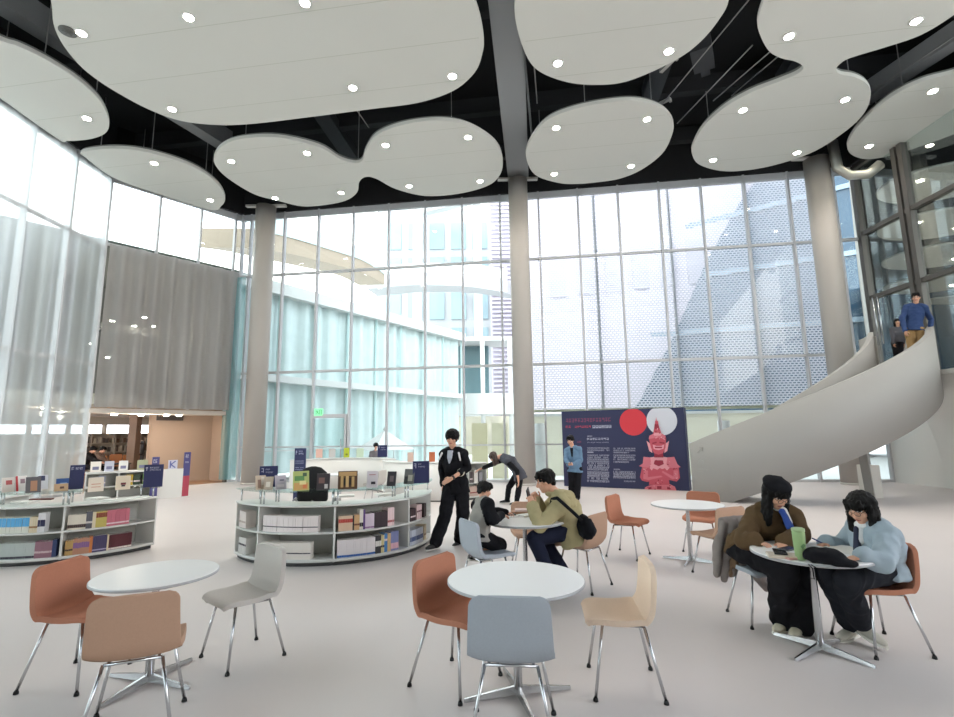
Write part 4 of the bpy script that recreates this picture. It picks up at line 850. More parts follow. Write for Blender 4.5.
a = brow(LB, a, s2, 5, 'yellow books with brown heads', w, spine=C((204, 186, 100), .6), band=C((130, 64, 40), .6), h=.21, t=.024, bz=.62, bh=.3)
a = brow(LB, a, s2, 11, 'rose-pink volumes', w, spine=C((196, 108, 124), .6), band=C((232, 210, 212), .6), h=.215, t=.024, bz=.12, bh=.09)
w = 'left bookcase, lower bay right of upright'
a = brow(LB, -59.4, s1, 4, 'ochre and black paperbacks', w, spine=C((196, 160, 100), .6), band=C((70, 50, 44), .6), h=.19, t=.02, jit=.04)
a = brow(LB, a, s1, 8, 'tan, orange and purple mixed paperbacks', w, spine=C((190, 140, 112), .6), band=C((136, 98, 146), .6), h=.205, t=.021, bz=.4, bh=.35, jit=.04)
a = brow(LB, a, s1, 2, 'bright orange spined books', w, spine=C((216, 130, 70), .6), h=.215, t=.016)
a = brow(LB, a, s1, 7, 'deep violet-navy books', w, spine=C((68, 60, 96), .6), band=C((170, 160, 190), .6), h=.215, t=.022, bz=.1, bh=.08)
a = brow(LB, a, s1, 1, 'cream-spined book beside the maroon set', w, spine=C((226, 212, 176), .6), h=.215, t=.02)
a = brow(LB, a, s1, 11, 'maroon volumes with white band', w, spine=C((92, 36, 44), .6), band=C((226, 214, 204), .6), h=.20, t=.025, bz=.02, bh=.12)

# display books and signs
def display_book(p, face, tilt, wdt, hgt, label, cover, art=None, kind=0, group='display books on the glass tops'):
    """a book shown cover out; face = direction (deg) the cover looks"""
    t = thing('display_book', label, 'book', p, R(face + 90), group)
    rot = Matrix.Rotation(-R(tilt), 3, 'X'); th = .016
    def at(x, y, z): return rot @ V((x, y, z)) + V((0, 0, .004))
    MB().box(at(0, 0, hgt / 2), (wdt, th, hgt), rot).build('cover', cover, t)
    MB().box(at(.002, 0, hgt / 2 + .001), (wdt - .006, th * .7, hgt), rot).build('pages', PAPER, t)
    if art:
        for k, (mm, x0, z0, x1, z1) in enumerate(art):
            mb = MB(); y = -th / 2 - .001 - k * .0007
            mb.quad(at(x0 * wdt, y, z0 * hgt), at(x1 * wdt, y, z0 * hgt), at(x1 * wdt, y, z1 * hgt), at(x0 * wdt, y, z1 * hgt)); mb.build('cover_art', mm, t)
    s = MB(); b = at(0, th, hgt * .55); s.tube([b, V((0, .10 + hgt * .2, .004))], .004, 6); s.tube([(-.04, .02, .003), (-.04, .1 + hgt * .2, .003), (.04, .1 + hgt * .2, .003), (.04, .02, .003)], .003, 6); s.build('easel', GLASSG, t)
    return t
def sign(p, face, wdt, hgt, label, rows, foot=True, colr=NAVY):
    t = thing('sign_card', label, 'sign', p, R(face + 90))
    MB().box((0, 0, hgt / 2 + .012), (wdt, .008, hgt)).build('card', colr, t)
    if foot: MB().box((0, .03, .006), (wdt * .8, .12, .010)).build('stand', GLASSG, t)
    mb = MB()
    for x, z, n, h, ww in rows: glyphs(mb, n, ww * wdt, h * hgt, ((x - .5) * wdt, -.0052, z * hgt + .012), (1, 0, 0), (0, 0, 1), .2, 1)
    mb.build('lettering', PWH, t)
    return t
ART = lambda *a: [(C(c[0], .5), *c[1:]) for c in a]
zg = .921
def on(c, a, r): return tuple(pol(c, r, a, zg))
FACE = lambda p: math.degrees(math.atan2(-p[1], -p[0]))   # towards the viewer
def db(p, tilt, w_, h_, label, cover, art=None, turn=0): return display_book(p, FACE(p) + turn, tilt, w_, h_, label, C(cover, .5), art)
p = (-2.906, 7.092, 0.921); sign(p, FACE(p), .235, .285, 'navy sign card with white lettering at the left tip of the centre bookcase', [(.10, .70, 1, .20, .16), (.33, .80, 3, .07, .24), (.33, .66, 5, .07, .42)])
p = (-0.827, 7.365, 0.921); sign(p, FACE(p) + 8, .24, .31, 'navy sign card with white lettering at the right end of the centre bookcase', [(.08, .68, 1, .22, .16), (.33, .82, 2, .07, .2), (.33, .70, 5, .07, .42)])
p = (-5.627, 7.175, 0.921); sign(p, FACE(p), .165, .33, 'narrow navy sign card on the left bookcase beside its upright', [(.10, .80, 1, .12, .2), (.36, .80, 4, .10, .5)], True)
p = (-4.64, 7.311, 0.921); sign(p, FACE(p), .235, .315, 'wide navy sign card at the right end of the left bookcase', [(.08, .74, 1, .15, .14), (.28, .82, 5, .07, .5), (.28, .73, 6, .06, .6)])
BOOKS = [
 ((-2.906, 6.867, 0.921), 22, 0.13, 0.19, 'beige picture book before the navy sign at the left tip of the centre bookcase', (206, 186, 164), [((150, 120, 104), -0.3, 0.1, 0.0, 0.7), ((232, 222, 210), 0.05, 0.3, 0.35, 0.9)], 12),
 ((-2.797, 6.829, 0.921), 16, 0.11, 0.17, 'second beige picture book overlapping the first one at the left tip', (196, 178, 158), [((240, 230, 216), -0.3, 0.2, 0.2, 0.6)], -14),
 ((-2.626, 6.832, 0.921), 20, 0.14, 0.19, 'lilac-grey display book right of the beige picture books', (196, 186, 198), [((110, 104, 126), -0.1, 0.6, 0.3, 0.7), ((224, 214, 220), -0.35, 0.15, 0.3, 0.35)], 14),
 ((-2.297, 6.652, 0.921), 14, 0.2, 0.25, 'yellow-green illustrated display book on the centre bookcase', (178, 190, 112), [((206, 160, 96), -0.45, 0.03, 0.45, 0.4), ((96, 144, 82), -0.4, 0.5, 0.2, 0.75), ((70, 96, 70), 0.1, 0.72, 0.35, 0.9), ((226, 214, 150), -0.1, 0.3, 0.3, 0.5), ((214, 122, 70), 0.1, 0.1, 0.35, 0.3)], 8),
 ((-2.028, 6.7, 0.921), 12, 0.165, 0.21, 'dark grey display book with white spot on the centre bookcase', (56, 48, 52), [((206, 200, 196), 0.1, 0.08, 0.35, 0.35), ((120, 90, 84), -0.35, 0.4, 0.1, 0.75)], -4),
 ((-1.723, 6.758, 0.921), 14, 0.25, 0.235, 'wide gold and black display book in the middle of the centre bookcase', (84, 56, 38), [((186, 150, 100), -0.45, 0.72, 0.45, 0.95), ((196, 160, 104), -0.36, 0.1, -0.22, 0.72), ((212, 176, 120), -0.1, 0.1, 0.05, 0.72), ((196, 160, 104), 0.2, 0.12, 0.34, 0.68), ((30, 24, 22), -0.2, 0.2, -0.12, 0.6), ((30, 24, 22), 0.08, 0.2, 0.16, 0.6)], 0),
 ((-1.433, 6.905, 0.921), 12, 0.145, 0.22, 'pale grey display book with a small dark picture on the centre bookcase', (204, 196, 200), [((60, 54, 62), -0.1, 0.2, 0.3, 0.36), ((170, 120, 124), -0.3, 0.75, 0.3, 0.8)], -6),
 ((-1.206, 7.07, 0.921), 14, 0.125, 0.2, 'slim black display book tilted left on the centre bookcase', (44, 38, 44), [((110, 94, 96), -0.2, 0.3, 0.25, 0.7)], -20),
 ((-0.999, 7.317, 0.921), 16, 0.15, 0.215, 'dark grey photo display book next to the navy sign at the right end', (92, 92, 90), [((170, 164, 150), -0.1, 0.2, 0.35, 0.6), ((40, 40, 42), -0.45, 0.05, -0.1, 0.5)], -22),
 ((-6.369, 6.96, 0.921), 18, 0.13, 0.2, 'cream display book with red print at the left edge of the view', (224, 214, 206), [((190, 90, 90), -0.2, 0.5, 0.3, 0.8)], 15),
 ((-6.285, 7.069, 0.921), 16, 0.13, 0.21, 'white display book with a red spine on the left bookcase', (232, 226, 222), [((196, 52, 60), -0.5, 0.0, -0.3, 1.0), ((150, 120, 130), -0.1, 0.5, 0.3, 0.8)], 25),
 ((-5.936, 6.852, 0.921), 16, 0.155, 0.21, 'dark grey display book with a brown figure on the left bookcase', (84, 82, 86), [((176, 128, 96), -0.2, 0.1, 0.25, 0.75)], 12),
 ((-6.203, 7.309, 0.921), 14, 0.12, 0.2, 'white display book with a navy corner on the left bookcase', (222, 224, 230), [((44, 48, 84), -0.45, 0.6, 0.2, 0.95)], 16),
 ((-6.007, 7.417, 0.921), 14, 0.15, 0.14, 'bright blue display book on the left bookcase beside the narrow navy sign', (52, 92, 158), [((150, 180, 214), -0.2, 0.4, 0.3, 0.55)], 10),
 ((-5.705, 7.024, 0.921), 20, 0.15, 0.1, 'low tan boxed book in front of the bright blue one', (200, 166, 128), [((90, 60, 50), -0.1, 0.3, 0.2, 0.6)], 10),
 ((-5.119, 6.872, 0.921), 16, 0.17, 0.19, 'cream display book with orange lines right of the narrow navy sign', (226, 212, 194), [((200, 130, 100), -0.3, 0.5, 0.3, 0.55), ((200, 130, 100), -0.3, 0.3, 0.3, 0.34)], 6),
 ((-4.909, 7.087, 0.921), 14, 0.17, 0.19, 'beige display book with a dark red emblem on the left bookcase', (222, 206, 182), [((110, 40, 44), -0.15, 0.35, 0.2, 0.5), ((50, 40, 44), -0.1, 0.22, 0.15, 0.34)], 4),
 ((-4.969, 15.9, 0.945), 12, 0.2, 0.28, 'pale pink display book on the far curved counter, leftmost', (222, 180, 166), None, 0),
 ((-4.578, 15.95, 0.945), 12, 0.2, 0.28, 'grey display book on the far curved counter beside the pink one', (190, 188, 186), None, 0),
 ((-4.111, 15.9, 0.945), 12, 0.17, 0.3, 'lime green display book on the far curved counter', (176, 188, 50), [((110, 120, 40), -0.2, 0.2, 0.2, 0.4)], 0),
 ((-3.678, 15.85, 0.945), 12, 0.22, 0.28, 'pale mint display book on the far curved counter', (196, 214, 190), None, 0),
 ((-1.696, 12.75, 0.945), 12, 0.15, 0.24, 'pink-beige display book on the white counter left of the walking man', (214, 184, 170), None, 0),
 ((-1.158, 12.75, 0.945), 12, 0.15, 0.24, 'orange-brown display book on the white counter beside the walking man', (186, 104, 66), None, 0)]
for (p, tilt, w_, h_, label, cover, art, turn) in BOOKS:
    db(p, tilt, w_, h_, label, cover, ART(*art) if art else None, turn)
o = MB().box((0, 0, .012), (.30, .07, .024)).build('spectacle_case', C((112, 66, 58), .5), None, (-6.378, 7.518, 0.752), R(8), bevel=.01); tag(o, 'long reddish-brown case lying on the counter of the left bookcase', 'case')
for i, (p, n) in enumerate([((-5.576, 7.547, 0.752), 'large white magazine lying on the counter of the left bookcase right of its upright'), ((-6.327, 7.193, 0.752), 'white magazine lying on the counter at the left edge of the view'), ((-1.932, 7.445, 0.752), 'white magazine lying under the gold and black display book'), ((-1.376, 7.562, 0.752), 'white magazine lying under the slim black display book')]):
    o = MB().box((0, 0, .012), (.26, .19, .024)).build('magazine', PAPER, None, p, R(20 * i - 25)); tag(o, n, 'magazine')
# black swivel chair inside the ring
oc = thing('office_chair', 'black swivel chair inside the centre bookcase, behind the green display book', 'chair', (-2.42, 7.62, 0), R(10))
X_, Y_ = V((1, 0, 0)), V((0, 1, 0)); BLK = C((24, 24, 26), .8)
MB().loft([((0, -.02, .44), .2, .2, X_, Y_), ((0, 0, .47), .25, .25, X_, Y_), ((0, 0, .52), .24, .24, X_, Y_), ((0, 0, .535), .18, .18, X_, Y_)], 20).build('seat', BLK, oc)
MB().loft([((0, -.22, .62), .14, .03, X_, Y_), ((0, -.25, .72), .21, .04, X_, Y_), ((0, -.27, .95), .22, .045, X_, Y_), ((0, -.27, 1.1), .19, .04, X_, Y_), ((0, -.26, 1.17), .11, .03, X_, Y_), ((0, -.26, 1.19), .03, .012, X_, Y_)], 20).build('backrest', BLK, oc)
MB().tube([(0, -.02, .44), (0, -.2, .46), (0, -.26, .6), (0, -.27, .8)], .025).tube([(0, 0, .08), (0, 0, .45)], .028).build('column', CHROME, oc)
for k in range(5):
    e = V((.3 * math.cos(k * 1.2566), .3 * math.sin(k * 1.2566), .07)); l = MB().tube([(0, 0, .10), e], [.025, .015]).build('leg', CHROME, oc); MB().ell(e - V((0, 0, .035)), (.03, .03, .035)).build('caster', BLACKR, l)
for s in (-1, 1): MB().tube([(s * .2, -.02, .46), (s * .29, -.02, .5), (s * .3, -.05, .70), (s * .29, .12, .71), (s * .28, .16, .6)], .014).build('armrest', C((150, 150, 152), .5), oc)

# rear counters, tall sign, far left island
def plain_counter(c, r, a0, a1, label, h=.94, th=.40):
    t = thing('curved_counter', label, 'counter', (c[0], c[1], 0), 0, 'plain white curved counters')
    MB().arc((0, 0), r - th, r, .03, h - .02, a0, a1, 40).build('body', WHITE, t)
    MB().arc((0, 0), r - th - .01, r + .01, h - .02, h, a0 - .4, a1 + .4, 40).build('counter_top', CASEW, t)
    MB().arc((0, 0), r - th + .03, r - .03, 0, .03, a0 + .5, a1 - .5, 40).build('plinth', C((110, 110, 110), .7), t)
    return t
plain_counter((-4.0, 14.3), 1.7, 20, 155, 'far white curved counter curving away behind the two grey chairs')
RC = (-1.05, 14.1)
plain_counter(RC, 1.55, 186, 278.6, 'white curved counter directly left of the walking man')
bookcase(RC, 1.55, [279.4, 301.5, 324], 'curved white bookcase the bending woman reaches into', False, zs=(.40, .90))
w = 'bookcase beside the bending person'
brow(RC, 303, .412, 3, 'dark paperbacks in the upper shelf', w, spine=C((92, 84, 86), .6), band=PINKW, h=.26, t=.03, r=1.55)
brow(RC, 308, .412, 4, 'white volumes in the upper shelf', w, spine=C((226, 222, 216), .6), h=.3, t=.03, r=1.55)
brow(RC, 314.5, .412, 4, 'grey volumes in the upper shelf', w, spine=C((150, 150, 156), .6), h=.24, t=.03, r=1.55)
brow(RC, 303, .085, 12, 'reddish and cream books in the lower shelf', w, spine=C((204, 178, 166), .6), band=C((150, 80, 76), .6), h=.24, t=.03, r=1.55)
tb = thing('banner_stand', 'tall narrow navy banner sign standing beside the rear counter', 'sign', (-4.54, 13.0, 0), R(-12))
MB().box((0, 0, .67), (.31, .03, 1.3)).build('panel', NAVY, tb); MB().box((0, 0, .01), (.4, .3, .02)).build('foot', WHITE, tb)
mb = MB(); glyphs(mb, 1, .05, .1, (-.12, -.018, 1.16), (1, 0, 0), (0, 0, 1)); glyphs(mb, 3, .12, .04, (-.04, -.018, 1.22), (1, 0, 0), (0, 0, 1)); glyphs(mb, 4, .15, .04, (-.04, -.018, 1.16), (1, 0, 0), (0, 0, 1))
for k in range(4): glyphs(mb, 9, .24, .025, (-.12, -.018, .98 - .05 * k - (.06 if k > 1 else 0)), (1, 0, 0), (0, 0, 1), .2, 1)
mb.build('lettering', C((170, 172, 200), .6), tb)
# island with white end panel by the library opening
ISL = (-8.75, 13.85, 0); IR = R(38); HI = .78
isl = thing('display_island', 'white book island with plain end panel in front of the library opening', 'bookcase', ISL, IR)
MB().box((.33, 0, HI / 2), (.66, .06, HI)).build('end_panel', WHITE, isl)
MB().box((-.75, .15, HI - .02), (1.5, .5, .04)).build('counter_top', CASEW, isl); MB().box((-.75, .15, .40), (1.46, .46, .03)).build('shelf', CASEW, isl); MB().box((-.75, .15, .06), (1.46, .46, .1)).build('plinth', CASEW, isl)
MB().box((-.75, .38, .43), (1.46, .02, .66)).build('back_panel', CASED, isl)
for x in (-1.48, -.8, -.02): MB().box((x, .15, .42), (.03, .46, .70)).build('upright', CASEW, isl)
def ipt(x, y, z):
    return tuple(V(ISL) + Matrix.Rotation(IR, 3, 'Z') @ V((x, y, z)))
for k, (x, w_, col_, n_) in enumerate(((-1.3, .22, (236, 228, 220), 'white display book on the far island counter, leftmost'), (-1.02, .2, (196, 198, 212), 'bluish display book on the far island counter'), (-.72, .2, (232, 230, 226), 'white display book on the far island counter beside the bluish one'), (-.3, .24, (170, 172, 140), 'olive display book on the far island counter near its end panel'))):
    display_book(ipt(x, .05, HI + .002), FACE(ipt(x, 0, 0)), 18, w_, .27, n_, C(col_, .5), ART(((120, 120, 150), -.3, .2, .3, .5)), 0, 'display books on the far island')
for k, (x, sp, n_) in enumerate(((-.62, (202, 170, 60), 'yellow books'), (-.46, (60, 76, 60), 'dark green books'), (-.26, (110, 150, 70), 'lime green books'), (-1.2, (150, 152, 170), 'grey-blue books'))):
    f_ = None
    for i in range(4):
        q = ipt(x + i * .036, .02, .416)
        if f_ is None: f_ = book_mesh('b', C(sp, .6), PINKW, .034, .16, .27); f_.location = q; f_.rotation_euler.z = IR; tag(f_, 'one of four %s on the far island shelf' % n_, 'book', n_ + ' on the far island')
        else: dup(f_, None, q, IR)
for x, y, h, nm in ((-.02, -.12, 1.12, 'narrow navy upright sign at the near corner of the far island'), (.74, .0, 1.22, 'narrow navy and red upright sign at the outer end of the far island')):
    t = thing('blade_sign', nm, 'sign', ipt(x, y, 0), IR + R(20 if x > .5 else 10))
    MB().box((0, 0, h / 2), (.17, .03, h)).build('panel', C((74, 72, 128), .6), t); MB().box((0, 0, .01), (.22, .16, .02)).build('foot', WHITE, t)
    if x > .5: MB().box((0, -.002, .3), (.171, .032, .55)).build('red_band', C((176, 64, 84), .6), t)
    mb = MB(); glyphs(mb, 2, .1, .1, (-.06, -.018, h - .16), (1, 0, 0), (0, 0, 1)); glyphs(mb, 3, .1, .05, (-.06, -.018, h - .3), (1, 0, 0), (0, 0, 1)); mb.build('lettering', PWH, t)
o = MB().box((0, 0, .12), (.22, .03, .24)).build('notice_card', C((206, 206, 222), .6), None, ipt(.40, 0, HI), IR); tag(o, 'small pale notice card with blue letter standing on the white island end panel', 'sign')
mb = MB(); mb.beam((-.06, -.017, .03), (-.06, -.017, .21), .004, .03); mb.beam((-.05, -.017, .12), (.06, -.017, .21), .004, .03); mb.beam((-.05, -.017, .12), (.06, -.017, .03), .004, .03); mb.build('letter', C((96, 104, 168), .6), o)
# library room furniture
for k in range(3):
    t = thing('bookshelf', ['leftmost', 'middle', 'rightmost'][k] + ' tall bookshelf under the windows inside the library room', 'bookcase', tuple(fp(.2 + 3.1 * k, 12.4)), FRZ)
    CW = C((196, 186, 172), .7); MB().box((0, 0, .95), (3.0, .04, 1.9)).build('back_panel', CW, t)
    for z in (.05, .5, .95, 1.4, 1.88): MB().box((0, -.2, z), (3.0, .4, .04)).build('shelf', CW, t)
    for x in (-1.48, -.5, .5, 1.48): MB().box((x, -.2, .95), (.04, .4, 1.86)).build('upright', CW, t)
    for z in (.07, .52, .97, 1.42):
        mb = MB(); x = -1.44
        while x < 1.4:
            h = rnd.uniform(.2, .33); tt = rnd.uniform(.05, .12)
            mb.m(C(rnd.choice(((120, 100, 84), (196, 190, 178), (150, 140, 130), (90, 84, 82), (214, 206, 190))), .7)).box((x + tt / 2, -.22, z + h / 2), (tt - .01, .2, h)); x += tt + (.1 if rnd.random() < .15 else 0)
        o = mb.build('packed_books', None, t); o['kind'] = 'stuff'
WOOD = C((176, 116, 70), .5)
for k, (s, t_) in enumerate(((3.3, 7.8), (2.7, 7.4), (2.05, 7.0), (1.35, 7.6), (3.2, 9.4), (4.1, 9.7))):
    t = thing('wooden_chair', ['orange wooden chair nearest the column inside the library', 'orange wooden chair second from the column inside the library', 'orange wooden chair just past the column inside the library', 'orange wooden chair beside the seated readers inside the library', 'orange wooden chair in the farther row, by the shelves', 'orange wooden chair in the farther row, behind the column'][k], 'chair', tuple(fp(s, t_)), FRZ + R(160), 'wooden chairs inside the library')
    MB().box((0, 0, .45), (.48, .46, .05)).build('seat', WOOD, t); MB().box((0, -.22, .72), (.46, .04, .36)).build('backrest', WOOD, t)
    for x in (-.2, .2):
        for y in (-.2, .2): MB().box((x, y, .22), (.04, .04, .44)).build('leg', WOOD, t)
cf = thing('shelf_rack', 'dark rack with stacked goods beside the library column', 'rack', tuple(fp(3.0, 5.75)), FRZ)
for z in (.05, .5, .95, 1.4): MB().box((0, 0, z), (.5, .3, .04)).build('shelf', C((40, 38, 38), .6), cf)
for x in (-.23, .23): MB().box((x, 0, .75), (.04, .4, 1.5)).build('upright', C((40, 38, 38), .6), cf)
for z in (.2, .65, 1.1): MB().box((rnd.uniform(-.1, .1), 0, z), (.34, .26, .24)).build('box', C((70, 60, 54), .6), cf)
o = MB().box((0, 0, 0), (.9, .03, .36)).build('hanging_sign', C((58, 52, 50), .6), None, tuple(fp(2.9, 1.75, 2.45)), FRZ); tag(o, 'dark hanging board under the soffit of the library opening', 'sign')
mb = MB(); glyphs(mb, 4, .3, .14, (-.4, -.018, -.05), (1, 0, 0), (0, 0, 1)); mb.build('lettering', C((150, 130, 110), .6), o)
pl_ = None
for k, (s, t_, z) in enumerate(((.8, .35, 2.42), (1.6, .5, 2.42), (2.3, .3, 2.42), (2.75, .45, 2.42), (-.4, 4, 2.74), (.6, 7, 2.74), (-2, 8, 2.74), (1.0, 2.5, 5.9), (2.0, 2.5, 6.2), (2.3, 2.5, 5.9), (1.8, 2.9, 5.9), (.5, 2.6, 5.0), (1.4, 4.4, 4.8))):
    lb = 'small downlight ' + ['in the soffit of the library opening, leftmost', 'in the soffit of the library opening, second from left', 'in the soffit of the library opening, third from left', 'in the soffit of the library opening, nearest the teal glass', 'in the library room ceiling just inside', 'in the library room ceiling farther in', 'in the library room ceiling farthest in', 'glowing behind the grey curtain, upper left', 'glowing behind the grey curtain, highest', 'glowing behind the grey curtain, upper right', 'glowing behind the grey curtain, middle', 'glowing behind the grey curtain, far left', 'glowing behind the grey curtain, lowest'][k]
    q = tuple(fp(s, t_, z - .006))
    if pl_ is None: pl_ = MB().lathe([(.001, -.03), (.08, -.03), (.08, 0), (.001, 0)], seg=16).build('downlight', LAMP, None, q); tag(pl_, lb, 'downlight', 'library downlights')
    else: dup(pl_, lb, q)
    if k in (1, 4, 5, 6, 9):
        ld = bpy.data.lights.new('library_lamp', 'POINT'); ld.energy = 26 if k < 7 else 30; ld.shadow_soft_size = .1; ld.color = (1, .88, .74)
        lo = bpy.data.objects.new('library_lamp', ld); COL.objects.link(lo); lo.location = (q[0], q[1], q[2] - .2)
_W = [[0.999909, 0.013518, -0.0], [0.002012, -0.148815, 0.988863], [-0.013368, 0.988773, 0.148828]]
def QQ(px, py, y):
    """point seen towards (px, py) at distance y down the hall"""
    d = V(((px - 477) / 501, (358.5 - py) / 501, 1)); e = V([V(r).dot(d) for r in _W]); return V((0, 0, 1.62)) + e * (y / e.y)
def QQG(px, py, z):
    d = V(((px - 477) / 501, (358.5 - py) / 501, 1)); e = V([V(r).dot(d) for r in _W]); return V((0, 0, 1.62)) + e * ((z - 1.62) / e.z)
# ------------------------------------------------------------------ people
def remesh(mb, name, mats, parent, voxel=.008, smooth=4, pick=None, fold=0, fscale=9., seed=0):
    o = mb.build(name, mats[0])
    r = o.modifiers.new('r', 'REMESH'); r.mode = 'VOXEL'; r.voxel_size = voxel
    s = o.modifiers.new('s', 'SMOOTH'); s.iterations = smooth; s.factor = .5
    bake(o); me = o.data
    me.materials.clear()
    for m in mats: me.materials.append(m)
    if fold:
        me.update(); off = V((seed * 3.1, seed * 1.7, 0))
        ns = [v.normal.copy() for v in me.vertices]
        for v, n in zip(me.vertices, ns):
            p = v.co; w_ = noise.noise(p * 3 + off) * 1.2
            k = 1 - 2.4 * abs(noise.noise(V((p.x * fscale + w_, p.y * fscale - w_, p.z * fscale * .6 + w_)) + off)) + .6 * noise.noise(p * fscale * 2.1 + off)
            v.co = p + n * (fold * 1.25 * k)
    for p in me.polygons:
        p.use_smooth = True
        p.material_index = pick(p.center) if pick else 0
    me.update(); o.parent = parent
    me.transform(Matrix.Translation(-parent.location))
    return o
def bent(a, b, t): return V(a) + (V(b) - V(a)) * t
class Fig:
    """a human figure from joint positions; lat points to the person's left"""
    def __init__(s, name, label, loc, J, f, s_=1.0, hf=None, up=None, skin=None):
        s.J = {k: V(v) for k, v in J.items()}; s.k = s_
        s.f = V((f[0], f[1], 0)).normalized(); s.lat = V((-s.f.y, s.f.x, 0))
        s.hf = V(hf).normalized() if hf else s.f; s.hu = V(up).normalized() if up else V((0, 0, 1))
        s.hx = s.hu.cross(s.hf).normalized() * 1.0; s.hu = s.hf.cross(s.hx).normalized()   # hx = person's left
        s.root = thing(name, label, 'person', loc); s.skin = skin or SKIN
        j = s.J
        ax = (j['neck'] - j['chest']).normalized(); l2 = (s.lat - ax * s.lat.dot(ax)).normalized()
        s.l2 = l2
        for sd, n in ((1, 'L'), (-1, 'R')):
            j.setdefault('sh' + n, j['neck'] + l2 * (sd * .165 * s_) - ax * (.055 * s_))
            j.setdefault('hp' + n, j['hip'] + s.lat * (sd * .085 * s_))
    def H(s, x, y, z): return s.J['head'] + (s.hx * x + s.hf * y + s.hu * z) * s.k
    def rot(s): return Matrix((s.hx, s.hf, s.hu)).transposed()
    def torso(s, mb, g=0., hem=None, wide=1.0):
        j = s.J; k = s.k; P = [j['hip'], bent(j['hip'], j['chest'], .45), j['chest'], bent(j['chest'], j['neck'], .62), j['neck']]
        if hem is not None: P = [V(hem)] + P
        W = [(.165, .115), (.145, .10), (.165, .115), (.155, .085), (.06, .06)]
        if hem is not None: W = [(.185 * wide, .14)] + [(w * wide, d) for w, d in W[:1]] + W[1:]
        rings = []
        for i, p in enumerate(P):
            d = (P[min(i + 1, len(P) - 1)] - P[max(i - 1, 0)]).normalized(); X = (s.lat - d * s.lat.dot(d)).normalized()
            rings.append((p, W[i][0] * k + g, W[i][1] * k + g, X, d.cross(X)))
        mb.loft(rings, 20)
        for n in 'LR': mb.caps(bent(j['neck'], j['sh' + n], .35), .055 * k + g, j['sh' + n], .056 * k + g)
        return mb
    def arm(s, mb, n, g=0., upto=1.0, flare=1.0):
        j = s.J; k = s.k; a, b, c = j['sh' + n], j['el' + n], j['wr' + n]
        mb.caps(a, .052 * k + g, b, .041 * k + g)
        if upto > 0: mb.caps(b, .041 * k + g, bent(b, c, upto), ((.041 + (.029 - .041) * upto) * k + g) * flare)
        return mb
    def leg(s, mb, n, g=0., hem=1.0, flare=0.):
        j = s.J; k = s.k; a, b, c = j['hp' + n], j['kn' + n], j['an' + n]
        mb.caps(a, .088 * k + g, b, .058 * k + g + flare * .5); mb.caps(b, .058 * k + g + flare * .5, bent(b, c, hem), .042 * k + g + flare)
        return mb
    def hand(s, mb, n, d, pn, curl=30, k=None):
        k = (k or s.k); w = s.J['wr' + n]; d = V(d).normalized(); pn = V(pn); pn = (pn - d * pn.dot(d)).normalized(); l = d.cross(pn)
        sd = 1
        th = l * (1 if n == 'R' else -1)          # thumb side
        mb.loft([(w - d * .01 * k, .026 * k, .02 * k, l, pn), (w + d * .03 * k, .036 * k, .016 * k, l, pn), (w + d * .075 * k, .041 * k, .014 * k, l, pn), (w + d * .09 * k, .037 * k, .011 * k, l, pn)], 12)
        for i, (o_, ln) in enumerate(((.029, .068), (.010, .078), (-.010, .073), (-.028, .058))):
            p = w + d * .078 * k + th * o_ * k; ang = R(curl * .5); q = ln / 3 * k * 1.05
            for seg in range(3):
                dd = d * math.cos(ang) + pn * math.sin(ang); e = p + dd * q
                mb.caps(p, (.0092 - .0008 * seg) * k, e, (.0086 - .0008 * seg) * k, 8); p = e; ang += R(curl)
        p = w + d * .025 * k + th * .028 * k
        for dd in ((d * .6 + th * .75 + pn * .25), (d * .85 + th * .35 + pn * .4), (d * .9 + th * .05 + pn * .5)):
            dd = dd.normalized(); e = p + dd * .031 * k; mb.caps(p, .011 * k, e, .009 * k, 8); p = e
        return mb
    def body(s, hands, voxel=.007):
        mb = MB(); j = s.J; k = s.k
        s.torso(mb, -.012)
        for n in 'LR': s.arm(mb, n, -.004); s.leg(mb, n, -.008)
        mb.caps(bent(j['neck'], s.H(0, -.02, -.06), -.25), .058 * k, s.H(0, -.015, -.05), .05 * k)
        r = s.rot()
        mb.ell(s.H(0, -.008, .03), (.074 * k, .094 * k, .085 * k), r); mb.ell(s.H(0, .022, -.045), (.057 * k, .066 * k, .068 * k), r); mb.ell(s.H(0, .05, -.088), (.03 * k, .03 * k, .024 * k), r)
        mb.caps(s.H(0, .083, .012), .010 * k, s.H(0, .101, -.026), .015 * k, 8)
        for x in (-1, 1):
            mb.ell(s.H(.016 * x, .088, -.03), (.009 * k,) * 3, r, 8, 6)
            mb.ell(s.H(.076 * x, -.008, -.005), (.011 * k, .02 * k, .031 * k), r, 10, 8)
            mb.ell(s.H(.045 * x, .055, -.025), (.024 * k, .026 * k, .026 * k), r, 10, 8)
            mb.caps(s.H(.015 * x, .084, .034), .009 * k, s.H(.05 * x, .07, .034), .009 * k, 8)
        for n, (d, pn, curl) in hands.items(): s.hand(mb, n, d, pn, curl)
        for n in 'LR':                                   # feet
            a = j['an' + n]; t = j.get('to' + n, a + s.f * .16 * k - V((0, 0, .05)))
            mb.caps(a, .030 * k, bent(a, t, .55) - V((0, 0, .012 * k)), .018 * k)
        inv = Matrix((s.hx, s.hf, s.hu)); head = s.J['head']
